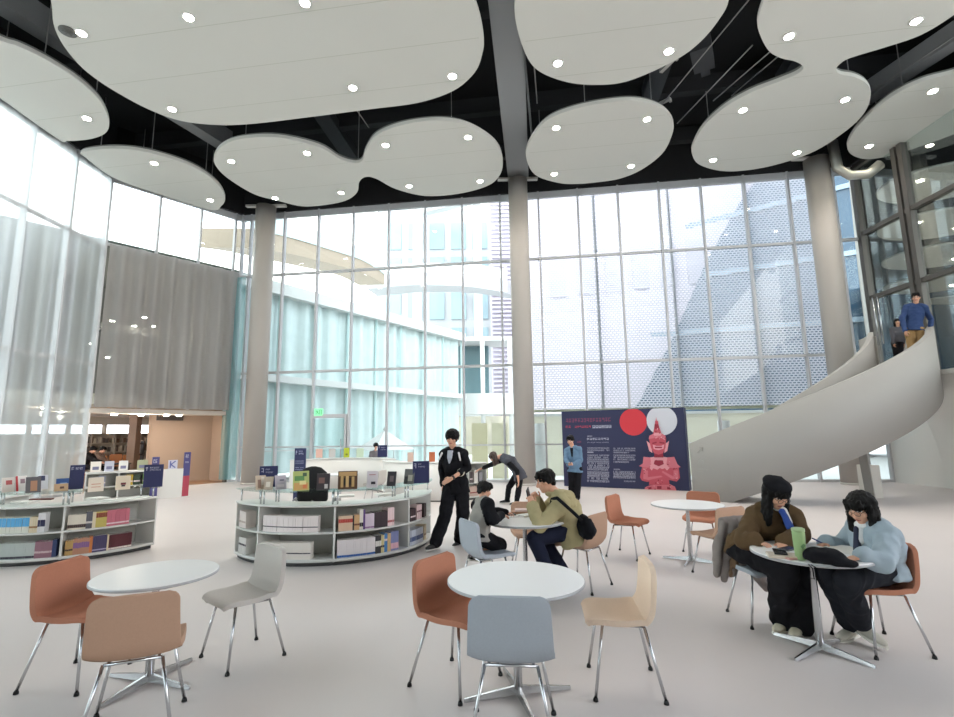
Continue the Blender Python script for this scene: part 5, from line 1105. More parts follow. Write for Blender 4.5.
        def pick(c):
            q = inv @ (c - head) / k
            if q.length > .16 or q.y < .04: return 0
            x = abs(q.x)
            if ((x - .033) / .015) ** 2 + ((q.z - .008) / .0075) ** 2 < 1: return 3 if ((x - .033) / .008) ** 2 + ((q.z - .008) / .009) ** 2 < 1 else 2
            if (x / .024) ** 2 + ((q.z + .062) / .008) ** 2 < 1: return 1
            if .014 < x < .054 and abs(q.z - .035 + .12 * (x - .03) ** 1) < .0055: return 4
            return 0
        return remesh(mb, 'body', [s.skin, LIP, EYEW, IRIS, HAIR], s.root, voxel, 3, pick)
    def hair_short(s, m=None, fringe=1., back=1., vol=0.):
        mb = MB(); r = s.rot(); k = s.k
        mb.ell(s.H(0, -.022, .048), ((.083 + vol) * k, (.096 + vol) * k, (.079 + vol) * k), r)
        for x in (-1, 1): mb.ell(s.H(.066 * x, -.03, .018), ((.018 + vol * .5) * k, .05 * k, .045 * k), r)
        mb.ell(s.H(0, -.075, -.01), (.06 * k, .03 * k, .055 * k * back), r)
        if fringe:
            for i in range(7):
                x = -.06 + .02 * i; mb.caps(s.H(x * .8, .05, .105), .02 * k, s.H(x * 1.05, .084 - .3 * x * x, .062 + .01 * math.sin(i * 2.1) + .02 * (1 - fringe)), .012 * k, 8)
        return remesh(mb, 'hair', [m or HAIR], s.root, .007, 2, None, .006 * k, 30)
    def hair_long(s, m=None, length=.2, fringe=True):
        mb = MB(); r = s.rot(); k = s.k; L = length
        mb.ell(s.H(0, -.018, .05), (.089 * k, .102 * k, .08 * k), r)
        for x in (-1, 1):
            dn = (V((0, 0, -1)) - s.hu * .5).normalized() * (L * k)
            for y, z, r0, r1 in ((.01, .03, .030, .026), (-.03, .04, .042, .036), (-.07, .03, .045, .042)):
                p = s.H(.072 * x * (1 if y > -.06 else .5), y, z); mb.caps(p, r0 * k, p + dn + s.hx * (.012 * x * k), r1 * k)
        if fringe:
            for i in range(7):
                x = -.06 + .02 * i; mb.caps(s.H(x * .85, .066, .085), .016 * k, s.H(x * 1.08, .087 - 4.2 * x * x, .028 + .006 * math.sin(i * 2.3)), .009 * k, 8)
        return remesh(mb, 'hair', [m or HAIR], s.root, .007, 2, None, .005 * k, 34)
    def top(s, name, m, g=.018, sleeves=(1., 1.), hem=None, fold=.006, flare=1.0, seed=1, extra=None, wide=1.0, pick=None, mats=None):
        mb = MB(); s.torso(mb, g, hem, wide)
        for n, u in zip('LR', sleeves): s.arm(mb, n, g * .9, u, flare)
        if extra: extra(mb)
        return remesh(mb, name, mats or [m], s.root, .009, 4, pick, fold, 8., seed)
    def trousers(s, m, g=.014, hem=(.95, .95), flare=.0, fold=.005, seed=2, name='trousers'):
        mb = MB(); j = s.J; k = s.k
        mb.ell(j['hip'], (.158 * k + g * .6, .112 * k + g * .6, .09 * k + g * .6), Matrix((s.lat, -s.f, V((0, 0, 1)))).transposed())
        for n, h in zip('LR', hem): s.leg(mb, n, g, h, flare)
        return remesh(mb, name, [m], s.root, .009, 4, None, fold, 8., seed)
    def shoes(s, m, sole, k=None):
        k = k or s.k
        for n in 'LR':
            a = s.J['an' + n]; t = s.J.get('to' + n, a + s.f * .16 * k - V((0, 0, .05))); d = (t - a); d = V((d.x, d.y, d.z)); dn = d.normalized()
            flatd = V((dn.x, dn.y, 0)).normalized(); tilt = dn.z + .05 / max(.05, d.length)
            fd_ = (flatd + V((0, 0, tilt * .8))).normalized(); sd = V((-flatd.y, flatd.x, 0)); up = fd_.cross(sd) * -1
            if up.z < 0: up = -up
            b = a - up * .045 * k
            mb = MB(); rings = []
            for q, wv, hv in ((-.075, .022, .04), (-.055, .036, .052), (0, .038, .055), (.06, .044, .040), (.13, .046, .030), (.175, .034, .022), (.195, .012, .012)):
                rings.append((b + fd_ * q * k + up * (hv * .5 - .006) * k, wv * k, hv * k, sd, up))
            mb.loft(rings, 14); o = remesh(mb, 'shoe', [m], s.root, .006, 3)
            mb = MB(); rings = []
            for q, wv in ((-.082, .02), (-.06, .04), (0, .042), (.07, .048), (.14, .049), (.185, .034), (.203, .012)):
                rings.append((b + fd_ * q * k - up * .022 * k, wv * k, .013 * k, sd, up))
            mb.loft(rings, 14); so = mb.build('sole', sole, o); so.data.transform(Matrix.Translation(-s.root.location))
    def part(s, mb, name, m, voxel=0, parent=None, fold=0, smooth=3):
        if voxel: return remesh(mb, name, [m], s.root, voxel, smooth, None, fold, 10)
        o = mb.build(name, m); o.parent = s.root; o.data.transform(Matrix.Translation(-s.root.location)); return o
    def glasses(s):
        mb = MB()
        for x in (-1, 1):
            mb.tube([s.H(.033 * x + .024 * math.cos(t * .7), .104, .006 + .020 * math.sin(t * .7)) for t in range(10)], .0022 * s.k, 6)
            mb.tube([s.H(.057 * x, .1, .01), s.H(.08 * x, .0, .012)], .002 * s.k, 6)
        mb.tube([s.H(-.009, .106, .01), s.H(.009, .106, .01)], .002 * s.k, 6)
        return s.part(mb, 'glasses', C((60, 54, 50), .3))
def clothm(name, rgb, v=.1): return mat(name, rgb, .9, spec=.15, var=v, vscale=14, bump=.2, bscale=260)
BLACKC = clothm('black_cloth', (26, 26, 30)); NAVYC = clothm('navy_denim', (34, 38, 56)); SOLEW = C((222, 218, 210), .6); SHOEB = C((30, 29, 30), .6)

# walking man
F = Fig('person', 'man in black jacket with white shoulder stripes striding past the centre bookcase', V((-0.413, 7.580, -0.008)), dict(hip=(-0.335, 7.600, 0.921), chest=(-0.362, 7.580, 1.198), neck=(-0.377, 7.600, 1.395), head=(-0.388, 7.550, 1.553),
    shL=(-0.218, 7.520, 1.330), shR=(-0.520, 7.620, 1.330), elL=(-0.161, 7.500, 1.128), wrL=(-0.386, 7.300, 0.998), elR=(-0.553, 7.750, 1.102), wrR=(-0.529, 7.620, 0.878),
    knL=(-0.234, 7.550, 0.470), knR=(-0.490, 7.450, 0.474), anL=(-0.300, 7.850, 0.033), anR=(-0.631, 7.420, 0.090), toL=(-0.362, 7.720, -0.011), toR=(-0.731, 7.280, 0.047)), (-.45, -.89), 1.0, (-.2, -.97, -.06))
F.body({'L': ((-0.546, 7.250, 0.922), 0, 0)} if False else {'L': ((-.85, .0, -.42), (.15, .85, -.5), 14), 'R': ((-.1, -.2, -1), (1, 0, 0), 20)})
F.hair_short(fringe=1.1, vol=.022)
F.top('jacket', BLACKC, .017, (.42, .95), (-0.322, 7.600, 0.762), .006)
F.trousers(BLACKC, .022, (.93, .93), .022, .008)
F.shoes(SHOEB, SOLEW)
mb = MB(); mb.loft([(bent(F.J['elL'], F.J['wrL'], t), .058, .058, V((0, 0, 1)), F.f.cross(V((0, 0, 1)))) for t in (.36, .48)], 14); F.part(mb, 'rolled_cuff', C((222, 214, 196), .7), .008)
mb = MB(); c_ = bent(F.J['elL'], F.J['wrL'], .92); d_ = (F.J['wrL'] - F.J['elL']).normalized(); x_ = d_.cross(V((0, 0, 1))).normalized(); mb.loft([(c_ - d_ * .014, .034, .034, x_, d_.cross(x_)), (c_ + d_ * .014, .034, .034, x_, d_.cross(x_))], 16); F.part(mb, 'wristwatch', C((22, 22, 24), .3))
mb = MB()
for a_, b_ in ((F.J['shL'] + F.f * .085 + V((-.03, 0, .02)), F.J['shL'] + F.f * .10 + V((.0, 0, -.085))), (F.J['shR'] + F.f * .085 + V((.02, 0, .015)), F.J['shR'] + F.f * .10 + V((-.015, 0, -.075)))): mb.caps(a_, .016, b_, .012)
F.part(mb, 'shoulder_stripes', C((224, 220, 220), .7), .006)
mb = MB(); n_ = F.J['neck'] + F.f * .075; mb.loft([(n_ + V((0, 0, -.01)), .05, .03, F.lat, F.f), (F.J['chest'] + F.f * .128 + V((0, 0, .08)), .042, .02, F.lat, F.f), (F.J['chest'] + F.f * .138 + V((0, 0, .0)), .012, .012, F.lat, F.f)], 12); F.part(mb, 'grey_shirt', C((176, 178, 188), .8), .007)

# boy
k_ = .74
F = Fig('person', 'boy in grey and black raglan top sitting with his back to the viewer', V((0.025, 5.330, 0.491)), dict(hip=(-0.004, 5.300, 0.595), chest=(0.019, 5.330, 0.776), neck=(0.042, 5.370, 0.930), head=(0.060, 5.430, 1.029),
    elR=(0.138, 5.180, 0.769), wrR=(0.228, 5.400, 0.777), elL=(0.140, 5.620, 0.781), wrL=(0.283, 5.660, 0.767), knR=(0.190, 5.380, 0.478), knL=(0.217, 5.550, 0.452), anR=(-0.058, 5.360, 0.397), anL=(0.004, 5.500, 0.364), toR=(-0.028, 5.380, 0.324), toL=(0.034, 5.520, 0.299)), (.9, .43), k_, (.86, .42, -.3))
F.body({'R': ((.8, .5, -.1), (0, 0, -1), 25), 'L': ((.9, .1, -.1), (0, 0, -1), 25)})
F.hair_short(vol=.006)
GREYT = clothm('grey_marl', (150, 146, 140), .12)
shs = [F.J['shR'], F.J['elR'], F.J['shL'], F.J['elL']]; BF = F
def raglan(c):
    def sg(a, b):
        a, b = BF.J[a], BF.J[b]; t = max(0, min(1, (c - a).dot(b - a) / (b - a).length_squared)); return (c - a - (b - a) * t).length
    return 1 if min(sg('sh' + n, 'el' + n) for n in 'LR') < .082 or min(sg('el' + n, 'wr' + n) for n in 'LR') < .075 else 0
F.top('sweatshirt', GREYT, .024, (.95, .95), (-0.004, 5.300, 0.565), .006, pick=raglan, mats=[GREYT, BLACKC])
F.trousers(BLACKC, .02, (.12, .12), .02, .004, name='shorts'); F.shoes(SHOEB, SOLEW)

# man with phone
F = Fig('person', 'man in khaki hooded jacket sitting with a phone in both hands', V((0.954, 5.600, 0.360)), dict(hip=(1.011, 5.620, 0.592), chest=(0.947, 5.580, 0.797), neck=(0.844, 5.570, 0.962), head=(0.723, 5.560, 1.101),
    shL=(0.867, 5.400, 0.880), shR=(0.859, 5.760, 0.863), elL=(0.618, 5.300, 0.684), wrL=(0.563, 5.400, 0.863), elR=(0.691, 5.800, 0.703), wrR=(0.637, 5.620, 0.890), knL=(0.569, 5.450, 0.538), knR=(0.679, 5.750, 0.509), anL=(0.726, 5.400, 0.153), anR=(0.896, 5.500, 0.134), toL=(0.610, 5.380, 0.122), toR=(0.801, 5.500, 0.106)), (-.92, .40), 1.0, (-.93, .15, -.28))
F.body({'L': ((-.25, .2, .9), (-.3, .9, .0), 48), 'R': ((-.45, -.1, .85), (-.3, -.9, .2), 48)})
F.hair_short(vol=.004, fringe=.9)
KH = clothm('khaki_jacket', (176, 164, 126), .08)
F.top('jacket', KH, .032, (.93, .93), (1.048, 5.620, 0.467), .011, 1.1, 4, wide=1.12)
mb = MB(); b_ = F.J['neck'] - F.f * .10 + V((0, 0, -.02)); mb.ell(b_, (.09, .14, .07), Matrix((F.f, F.lat, V((0, 0, 1)))).transposed()); mb.ell(b_ - F.f * .05 + V((0, 0, -.07)), (.06, .12, .07), Matrix((F.f, F.lat, V((0, 0, 1)))).transposed()); mb.ell(F.J['neck'] + F.f * .05 + V((0, 0, .01)), (.07, .10, .035), Matrix((F.f, F.lat, V((0, 0, 1)))).transposed())
F.part(mb, 'hood', KH, .009, fold=.008)
F.trousers(NAVYC, .016, (.95, .95), .008); F.shoes(SHOEB, SOLEW)
sb = thing('sling_bag', 'black sling bag worn across the back of the man in the khaki jacket', 'bag', V((1.127, 5.450, 0.631)))
BAGM = clothm('black_nylon', (24, 25, 30))
bc = V((1.100, 5.420, 0.647)); mb = MB(); rt = Matrix((V((.25, -.9, 0)).normalized(), V((.9, .25, 0)).normalized(), V((0, 0, 1)))).transposed(); mb.ell(bc, (.16, .075, .115), rt @ Matrix.Rotation(R(18), 3, 'Y')); mb.ell(bc + V((.02, -.03, -.03)), (.11, .08, .07), rt)
o = remesh(mb, 'pouch', [BAGM], sb, .009, 3, None, .006, 14)
mb = MB()
SP = [V((1.088, 5.400, 0.691)), V((0.980, 5.300, 0.798)), V((0.873, 5.250, 0.895)), V((0.808, 5.340, 0.954)), V((0.776, 5.480, 0.926)), V((0.770, 5.620, 0.793))]
for a_, b_ in zip(SP, SP[1:]): mb.caps(a_, .019, b_, .019, 8)
remesh(mb, 'strap', [BAGM], sb, .007, 2)
ph = thing('smartphone', 'dark smartphone held up by the man in the khaki jacket', 'phone', V((0.526, 5.470, 0.972)), R(65))
o = MB().box((0, 0, 0), (.075, .009, .155), Matrix.Rotation(R(-28), 3, 'Y')).build('case', C((24, 24, 28), .3), ph, bevel=.003)
MB().box((0, -.005, 0), (.069, .002, .146), Matrix.Rotation(R(-28), 3, 'Y')).build('screen', C((50, 54, 62), .1), ph)

# bending woman
F = Fig('person', 'person with brown hair in black and grey bending towards the shelf', V((0.743, 12.000, 0.001)), dict(hip=(0.947, 12.000, 0.702), chest=(0.766, 12.000, 0.968), neck=(0.533, 12.000, 1.087), head=(0.356, 11.980, 1.079),
    shL=(0.663, 11.840, 0.990), shR=(0.587, 12.160, 1.009), elL=(0.885, 11.780, 0.764), wrL=(0.911, 11.750, 0.531), elR=(0.253, 12.250, 0.868), wrR=(0.024, 12.350, 0.770), knL=(0.927, 11.860, 0.375), knR=(0.714, 12.140, 0.372), anL=(0.857, 11.800, 0.071), anR=(0.661, 12.150, 0.073), toL=(0.727, 11.740, 0.025), toR=(0.495, 12.150, 0.019)), (-1, -.1), .93, (-.75, -.1, -.66), (-.62, 0, .78))
F.body({'L': ((0, -.1, -1), (-1, 0, 0), 25), 'R': ((-.85, .1, -.4), (0, 0, -1), 20)}, .009)
F.hair_long(HAIRB, .22)
GREYV = clothm('dark_grey_vest', (78, 80, 88))
F.top('shirt', BLACKC, .016, (.25, .55), None, .005)
F.top('vest', GREYV, .028, (0, 0) if False else (-1, -1), (0.990, 12.000, 0.541), .006) if False else None
mb = MB(); F.torso(mb, .03, (0.990, 12.000, 0.564), 1.05); F.part(mb, 'vest', GREYV, .012, fold=.006)
F.trousers(BLACKC, .012, (.95, .95), .006); F.shoes(SHOEB, SOLEW)

# man at the exhibition wall
F = Fig('person', 'person in blue denim shirt looking down at a phone before the exhibition wall', V((2.300, 12.500, 0.008)), dict(hip=(2.356, 12.500, 0.741), chest=(2.344, 12.500, 1.041), neck=(2.316, 12.500, 1.251), head=(2.265, 12.450, 1.430),
    elL=(2.483, 12.420, 0.947), wrL=(2.263, 12.240, 0.854), elR=(2.145, 12.500, 0.971), wrR=(2.162, 12.280, 0.853), knL=(2.385, 12.420, 0.368), knR=(2.268, 12.500, 0.385), anL=(2.360, 12.420, 0.075), anR=(2.245, 12.580, 0.069), toL=(2.307, 12.280, 0.024), toR=(2.171, 12.450, 0.027)), (-.5, -.87), .96, (-.5, -.8, -.35))
F.body({'L': ((-.8, -.3, .1), (0, 0, 1), 35), 'R': ((.5, -.7, .1), (0, 0, 1), 35)}, .009)
F.hair_short(vol=.008); DEN = clothm('blue_denim', (104, 132, 158))
F.top('shirt', DEN, .022, (.95, .95), (2.353, 12.500, 0.669), .006); F.trousers(BLACKC, .02, (.97, .97), .015); F.shoes(SHOEB, SHOEB)
mb = MB(); n_ = F.J['neck'] + F.f * .07; mb.loft([(n_, .045, .03, F.lat, F.f), (F.J['chest'] + F.f * .13, .02, .02, F.lat, F.f)], 12); F.part(mb, 'inner_shirt', BLACKC, .009)
o = MB().box((0, 0, 0), (.075, .15, .01)).build('smartphone', C((24, 24, 28), .3), None, V((2.132, 12.100, 0.899)), R(30)); tag(o, 'small dark phone held by the person in the denim shirt', 'phone')

# woman in brown
F = Fig('person', 'woman in brown jacket and black beret reading at the table with the tumbler', V((2.366, 4.500, 0.199)), dict(hip=(2.356, 4.600, 0.607), chest=(2.497, 4.520, 0.805), neck=(2.539, 4.460, 0.960), head=(2.515, 4.370, 1.079),
    shR=(2.389, 4.500, 0.880), shL=(2.663, 4.420, 0.902), elR=(2.178, 4.340, 0.712), wrR=(2.241, 4.240, 0.735), elL=(2.647, 4.300, 0.761), wrL=(2.436, 4.200, 0.729), knR=(2.375, 4.130, 0.557), knL=(2.566, 4.220, 0.555), anR=(2.515, 4.420, 0.066), anL=(2.568, 4.320, 0.069), toR=(2.391, 4.330, 0.015), toL=(2.460, 4.220, 0.017)), (.15, -1), .97, (.12, -.84, -.52))
F.body({'R': ((.55, -.75, -.22), (0.1, -.1, -1), 25), 'L': ((-.55, -.75, -.25), (-.1, -.1, -1), 30)}, .006)
F.hair_long(HAIR, .27); F.glasses()
BRN = clothm('brown_jacket', (96, 76, 54)); F.top('jacket', BRN, .030, (.92, .92), (2.352, 4.580, 0.578), .009, 1.15, 6)
mb = MB(); mb.ell(F.H(0, -.025, .088), (.108, .118, .052), F.rot()); mb.ell(F.H(.01, -.03, .115), (.07, .08, .035), F.rot()); F.part(mb, 'beret', BLACKC, .008, fold=.004)
mb = MB(); n_ = F.J['neck']; mb.ell(n_ + F.f * .055 + V((0, 0, .005)), (.062, .05, .03)); mb.caps(n_ + F.f * .10 + V((.01, 0, -.01)), .026, n_ + F.f * .155 + V((.005, 0, -.10)), .024); F.part(mb, 'white_collar', C((226, 222, 216), .8), .007)
mb = MB(); mb.caps(n_ + F.f * .115 + V((-.015, 0, -.02)), .024, n_ + F.f * .175 + V((-.01, 0, -.13)), .028); mb.caps(n_ + F.f * .175 + V((-.01, 0, -.12)), .024, n_ + F.f * .185 + V((0, 0, -.2)), .014); F.part(mb, 'blue_scarf', C((44, 74, 150), .8), .007, fold=.004)
F.trousers(BLACKC, .026, (.97, .97), .042, .010); F.shoes(mat('cream_leather', (206, 198, 178), .6), SOLEW)

# woman in cardigan
F = Fig('person', 'woman in pale blue cardigan with bobbed hair writing at the right-hand table', V((3.118, 4.050, 0.328)), dict(hip=(3.059, 4.050, 0.575), chest=(3.059, 4.030, 0.749), neck=(3.016, 4.020, 0.892), head=(2.939, 3.990, 1.017),
    shL=(3.016, 3.860, 0.827), shR=(3.035, 4.170, 0.827), elL=(2.840, 3.700, 0.685), wrL=(2.712, 3.720, 0.726), elR=(3.001, 4.330, 0.648), wrR=(2.792, 4.220, 0.709), knL=(2.627, 3.800, 0.540), knR=(2.636, 4.000, 0.535), anL=(2.932, 4.120, 0.128), anR=(2.923, 4.220, 0.078), toL=(2.952, 4.040, 0.050), toR=(2.840, 4.180, 0.020)), (-.97, -.1), .97, (-.9, -.32, -.42))
F.body({'L': ((-.95, -.1, -.1), (0, 0, -1), 25), 'R': ((-.75, -.3, -.1), (.2, -.2, -.95), 50)}, .006)
F.hair_long(HAIR, .20)
PBL = clothm('pale_blue_knit', (164, 178, 188), .06); F.top('cardigan', PBL, .034, (.93, .93), (3.060, 4.050, 0.524), .010, 1.12, 8, wide=1.1)
mb = MB(); n_ = F.J['neck']; mb.ell(n_ + F.f * .045 + V((0, 0, 0)), (.075, .075, .03)); mb.caps(n_ + F.f * .09, .03, n_ + F.f * .10 + V((0, 0, -.11)), .04); F.part(mb, 'white_collar', C((226, 224, 222), .8), .007)
mb = MB(); mb.caps(n_ + F.f * .115 + V((0, 0, -.03)), .022, n_ + F.f * .135 + V((0, 0, -.22)), .03); F.part(mb, 'dark_tie', C((36, 40, 64), .7), .007)
F.trousers(clothm('charcoal_trousers', (36, 38, 44)), .018, (.88, .88), .018, .007); F.shoes(mat('grey_leather', (190, 184, 172), .6), SOLEW)
mb = MB(); mb.caps(bent(F.J['knR'], F.J['anR'], .84), .046, bent(F.J['knR'], F.J['anR'], .98), .042); F.part(mb, 'orange_sock', C((196, 112, 40), .8), .006)
F.glasses()

# man coming down the stairs, child behind him
F = Fig('person', 'man in dark blue shirt and tan trousers standing at the top of the stairs', V((10.739, 12.200, 3.123)), dict(hip=(10.845, 12.200, 4.035), chest=(10.926, 12.200, 4.428), neck=(10.972, 12.200, 4.658), head=(10.966, 12.150, 4.829), elL=(11.255, 12.150, 4.259), wrL=(11.094, 12.050, 3.938), elR=(10.632, 12.250, 4.342), wrR=(10.530, 12.100, 3.981), knL=(10.850, 12.150, 3.511), knR=(10.642, 12.100, 3.555), anL=(10.837, 12.200, 3.122), anR=(10.512, 12.000, 3.075), toL=(10.641, 12.050, 3.007), toR=(10.321, 11.880, 2.965)), (-.6, -.8), 1.02, (-.6, -.75, -.1))
F.body({'L': ((-.1, -.2, -1), (-1, 0, 0), 25), 'R': ((0, -.2, -1), (1, 0, 0), 25)}, .010); F.hair_short(vol=.004); F.glasses()
F.top('shirt', clothm('dark_blue_shirt', (52, 70, 108)), .016, (.97, .97), (10.840, 12.200, 3.997), .007); F.trousers(clothm('tan_chinos', (150, 122, 84)), .02, (.97, .97), .012); F.shoes(SHOEB, SOLEW)
F = Fig('person', 'dark-haired child in grey half hidden behind the man on the stairs', V((11.477, 13.400, 3.303)), dict(hip=(11.427, 13.400, 3.920), chest=(11.462, 13.400, 4.168), neck=(11.483, 13.400, 4.320), head=(11.475, 13.380, 4.483), elL=(11.613, 13.400, 4.083), wrL=(11.473, 13.300, 3.873), elR=(11.301, 13.400, 4.087), wrR=(11.217, 13.300, 3.877), knL=(11.354, 13.300, 3.602), knR=(11.247, 13.300, 3.604), anL=(11.407, 13.400, 3.385), anR=(11.300, 13.400, 3.387)), (-.6, -.8), .8)
F.body({'L': ((0, -.2, -1), (-1, 0, 0), 25), 'R': ((0, -.2, -1), (1, 0, 0), 25)}, .011); F.hair_long(HAIR, .16); F.top('sweater', clothm('grey_sweater', (84, 84, 90)), .02, (.95, .95), None, .004); F.trousers(BLACKC, .014); F.shoes(SHOEB, SOLEW)

# child behind the rear counter
F = Fig('person', 'black-haired child in grey behind the rear counter, mostly hidden by a navy card', V((-3.450, 17.100, 0.017)), dict(hip=(-3.462, 17.100, 0.703), chest=(-3.465, 17.100, 0.917), neck=(-3.458, 17.100, 1.081), head=(-3.438, 17.100, 1.257), knL=(-3.390, 17.100, 0.407), knR=(-3.524, 17.100, 0.409), anL=(-3.386, 17.100, 0.130), anR=(-3.519, 17.100, 0.132), elL=(-3.277, 17.000, 0.853), wrL=(-3.299, 16.950, 0.709), elR=(-3.611, 17.000, 0.857), wrR=(-3.564, 16.950, 0.712)), (.3, -.95), .78)
F.body({'L': ((0, -.2, -1), (-1, 0, 0), 25), 'R': ((0, -.2, -1), (1, 0, 0), 25)}, .011); F.hair_short(vol=.03); F.top('shirt', clothm('mid_grey_shirt', (120, 116, 120)), .02, (.95, .95), None, .004); F.trousers(BLACKC, .014); F.shoes(SHOEB, SOLEW)
p = tuple(V((V(QQ(382.3, 459.6, 15.75)).x, 15.75, .942))); sign(p, FACE(p), .29, .36, 'small navy sign card on the far curved counter in front of the black-haired child', [(.10, .74, 1, .14, .14), (.32, .74, 4, .09, .5), (.32, .58, 5, .07, .55)])
# readers in the library room
for lb_, x0, cl, fx in (('seated reader in a taupe jacket bent over a table inside the library', 97.5, (112, 94, 86), .9), ('seated reader in black behind the taupe-jacketed one inside the library', 88, (30, 29, 31), .8)):
    dd = 19.0 if x0 > 90 else 18.2
    q = lambda px, py, dy=0.: V(QQ(px, py, dd + dy))
    F = Fig('person', lb_, tuple(q(x0 - 2, 474)), dict(hip=q(x0 - 5, 466.5), chest=q(x0 - 1, 458.5), neck=q(x0 + 2, 453.5), head=q(x0 + 5, 450), elL=q(x0 + 8, 461, .25), wrL=q(x0 + 13, 461.5, .2), elR=q(x0 + 7, 461, -.25), wrR=q(x0 + 12, 462, -.15), knL=q(x0 + 8, 468, .15), knR=q(x0 + 8, 468, -.15), anL=q(x0 + 5, 478, .15), anR=q(x0 + 5, 478, -.15)), (fx, .2), 1.0, (.9, .1, -.4))
    F.body({'L': ((.9, 0, -.2), (0, 0, -1), 25), 'R': ((.9, 0, -.2), (0, 0, -1), 25)}, .012); F.hair_short(vol=.006); F.top('jacket', clothm('reader_jacket_%d' % x0, cl), .024, (.95, .95), None, .006); F.trousers(BLACKC, .014); F.shoes(SHOEB, SOLEW)
    st_ = thing('stool', 'low stool under the reader in ' + ('taupe' if x0 > 90 else 'black'), 'stool', tuple(V((q(x0 - 5, 470).x, dd, 0.005)))); MB().lathe([(.001, .36), (.2, .36), (.2, .40), (.001, .40)], seg=20).build('seat', WOOD, st_)
    for a in (45, 135, 225, 315): MB().tube([(.14 * math.cos(R(a)), .14 * math.sin(R(a)), .36), (.18 * math.cos(R(a)), .18 * math.sin(R(a)), 0)], .018).build('leg', WOOD, st_)
q = V(QQ(114, 463, 19.0)); t = thing('reading_table', 'dark reading table in front of the bent reader inside the library', 'table', (q.x, q.y, .005), R(40))
MB().box((0, 0, .70), (1.0, .7, .04)).build('table_top', C((54, 46, 44), .5), t)
for x in (-.44, .44):
    for y in (-.3, .3): MB().box((x, y, .34), (.05, .05, .68)).build('leg', C((54, 46, 44), .5), t)

# ------------------------------------------------------------------ things on tables
TZ = .701
tm = thing('tumbler', 'tall pale green tumbler standing on the table of the two women', 'cup', V((2.297, 3.761, 0.701)))
MB().lathe([(.001, 0), (.031, 0), (.034, .01), (.041, .17), (.041, .205), (.038, .207), (.001, .206)], seg=32).build('cup_body', mat('sage_plastic', (150, 178, 124), .45), tm)
MB().lathe([(.043, .196), (.043, .214), (.034, .219), (.001, .219)], seg=32).build('lid', C((164, 188, 140), .4), tm)
mb = MB(); mb.beam((-.012, -.041, .09), (.012, -.041, .11), .002, .02); mb.build('emblem', C((96, 132, 84), .5), tm)
def slab(name, lab, cat, p, rz, d, m, bev=.004, extra=None):
    o = MB().box((0, 0, d[2] / 2), d).build(name, m, None, p, R(rz), bevel=bev); tag(o, lab, cat)
    return o
slab('book', 'cream closed book under the black phones on the women\'s table', 'book', V((2.209, 3.840, 0.701)), -20, (.19, .13, .022), C((206, 192, 176), .7))
slab('book', 'thin pinkish booklet beside the tumbler on the women\'s table', 'book', V((2.244, 3.779, 0.701)), 10, (.10, .07, .014), C((206, 160, 150), .7))
ph = slab('smartphone', 'black phone lying on the cream book on the women\'s table', 'phone', V((2.218, 3.877, 0.724)), -25, (.085, .165, .012), C((22, 22, 26), .25)); 
ph = slab('smartphone', 'second black phone half on the first one on the women\'s table', 'phone', V((2.299, 3.910, 0.737)), -60, (.08, .15, .012), C((30, 32, 38), .25))
slab('paper', 'white papers under the brown-jacketed woman\'s hands', 'paper', V((2.336, 4.269, 0.701)), -12, (.26, .20, .003), PAPER, 0)
slab('paper', 'white paper near the cardigan woman\'s writing hand', 'paper', V((2.806, 4.062, 0.701)), 35, (.30, .22, .003), PAPER, 0)
pn = MB().tube([V((2.697, 4.240, 0.749)), V((2.755, 4.200, 0.714))], .006, 8).build('pen', C((60, 70, 120), .4)); tag(pn, 'blue pen in the writing hand of the woman in the cardigan', 'pen')
bp = thing('cap', 'black crumpled cap with drawstrings lying on the women\'s table beside the tumbler', 'hat', V((2.538, 3.852, 0.701)))
mb = MB(); c_ = V((2.400, 3.642, 0.751)); mb.ell(c_, (.125, .08, .05), Matrix.Rotation(R(-30), 3, 'Z')); mb.ell(c_ + V((.05, -.07, -.02)), (.10, .06, .03), Matrix.Rotation(R(-50), 3, 'Z')); mb.ell(c_ + V((-.05, .03, .0)), (.08, .07, .05))
remesh(mb, 'crown', [BLACKC], bp, .008, 4, None, .006, 12)
e_ = V((2.197, 3.491, 0.700)); mb = MB(); mb.tube([e_ + V((.02, .06, .02)), e_ + V((0, -.01, .012)), e_ + V((-.01, -.03, -.05)), e_ + V((-.04, -.03, -.04)), e_ + V((-.03, -.028, .0))], .004).tube([e_ + V((.03, .05, .02)), e_ + V((.03, -.02, .01)), e_ + V((.05, -.03, -.09))], .004).build('drawstring', BLACKC, bp).data.transform(Matrix.Translation(-bp.location))
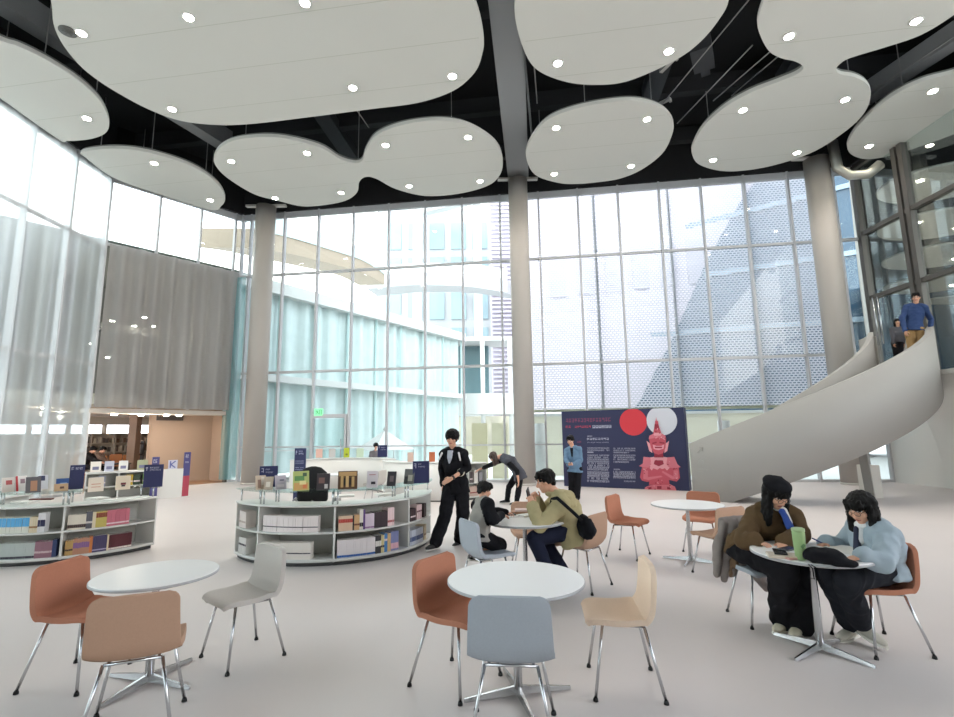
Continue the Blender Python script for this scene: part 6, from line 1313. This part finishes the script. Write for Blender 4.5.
# coat and scarf on the chair back
ct = thing('coat', 'grey coat draped over the back of the chair under the woman in brown', 'coat', V((2.231, 4.750, 0.335)))
mb = MB(); q = lambda px, py, y: V(QQ(px, py, y))
for P in (((724, 524), (718, 548), (717, 574)), ((733, 522), (727, 550), (724, 579)), ((742, 521), (736, 550), (732, 573)), ((750, 521), (745, 545), (741, 566))):
    mb.caps(q(*P[0], 4.76), .034, q(*P[1], 4.70), .044); mb.caps(q(*P[1], 4.70), .044, q(*P[2], 4.62), .028)
mb.caps(q(722, 521, 4.80), .035, q(752, 519, 4.80), .035); mb.caps(q(722, 521, 4.84), .03, q(722, 548, 4.9), .035); mb.caps(q(735, 521, 4.84), .03, q(735, 552, 4.9), .035); mb.caps(q(748, 521, 4.84), .03, q(750, 552, 4.9), .035)
mb.caps(q(750, 552, 4.88), .03, q(766, 584, 4.84), .03); mb.caps(q(735, 552, 4.88), .03, q(766, 588, 4.84), .03)
remesh(mb, 'coat_cloth', [clothm('grey_coat', (140, 130, 126))], ct, .009, 4, None, .006, 9)
sf = thing('scarf', 'brown patterned scarf hanging beside the grey coat on the chair', 'scarf', V((2.259, 4.600, 0.499)))
mb = MB(); mb.caps(q(742, 533, 4.70), .035, q(737, 552, 4.66), .04); mb.caps(q(737, 552, 4.66), .04, q(731, 573, 4.62), .03); mb.caps(q(745, 540, 4.70), .03, q(742, 565, 4.66), .03)
remesh(mb, 'scarf_cloth', [mat('brown_scarf', (112, 88, 66), .9, var=.45, vscale=28)], sf, .008, 3, None, .006, 12)
# books on the boy's table
for (px, py, w_, d_, h_, rz, colr, lb_) in ((507, 516.5, .24, .17, .008, 12, (226, 224, 222), 'open white pages in front of the boy'), (510, 515.0, .12, .10, .012, 12, (92, 84, 84), 'small dark booklet on the white pages in front of the boy'), (520, 513.5, .20, .14, .03, -8, (176, 132, 104), 'brown closed book in the middle of the boy\'s table'), (523, 510.8, .19, .13, .02, -4, (222, 196, 190), 'pinkish book lying on the brown one'), (527, 516, .18, .13, .02, 35, (230, 228, 224), 'white book beside the man\'s elbow')):
    z_ = TZ + (.031 if 'lying on' in lb_ else .009 if 'on the white' in lb_ else 0)
    v_ = V(QQG(px, py, z_)); slab('book', lb_, 'book', tuple(v_), rz, (w_, d_, h_), C(colr, .7), .002)
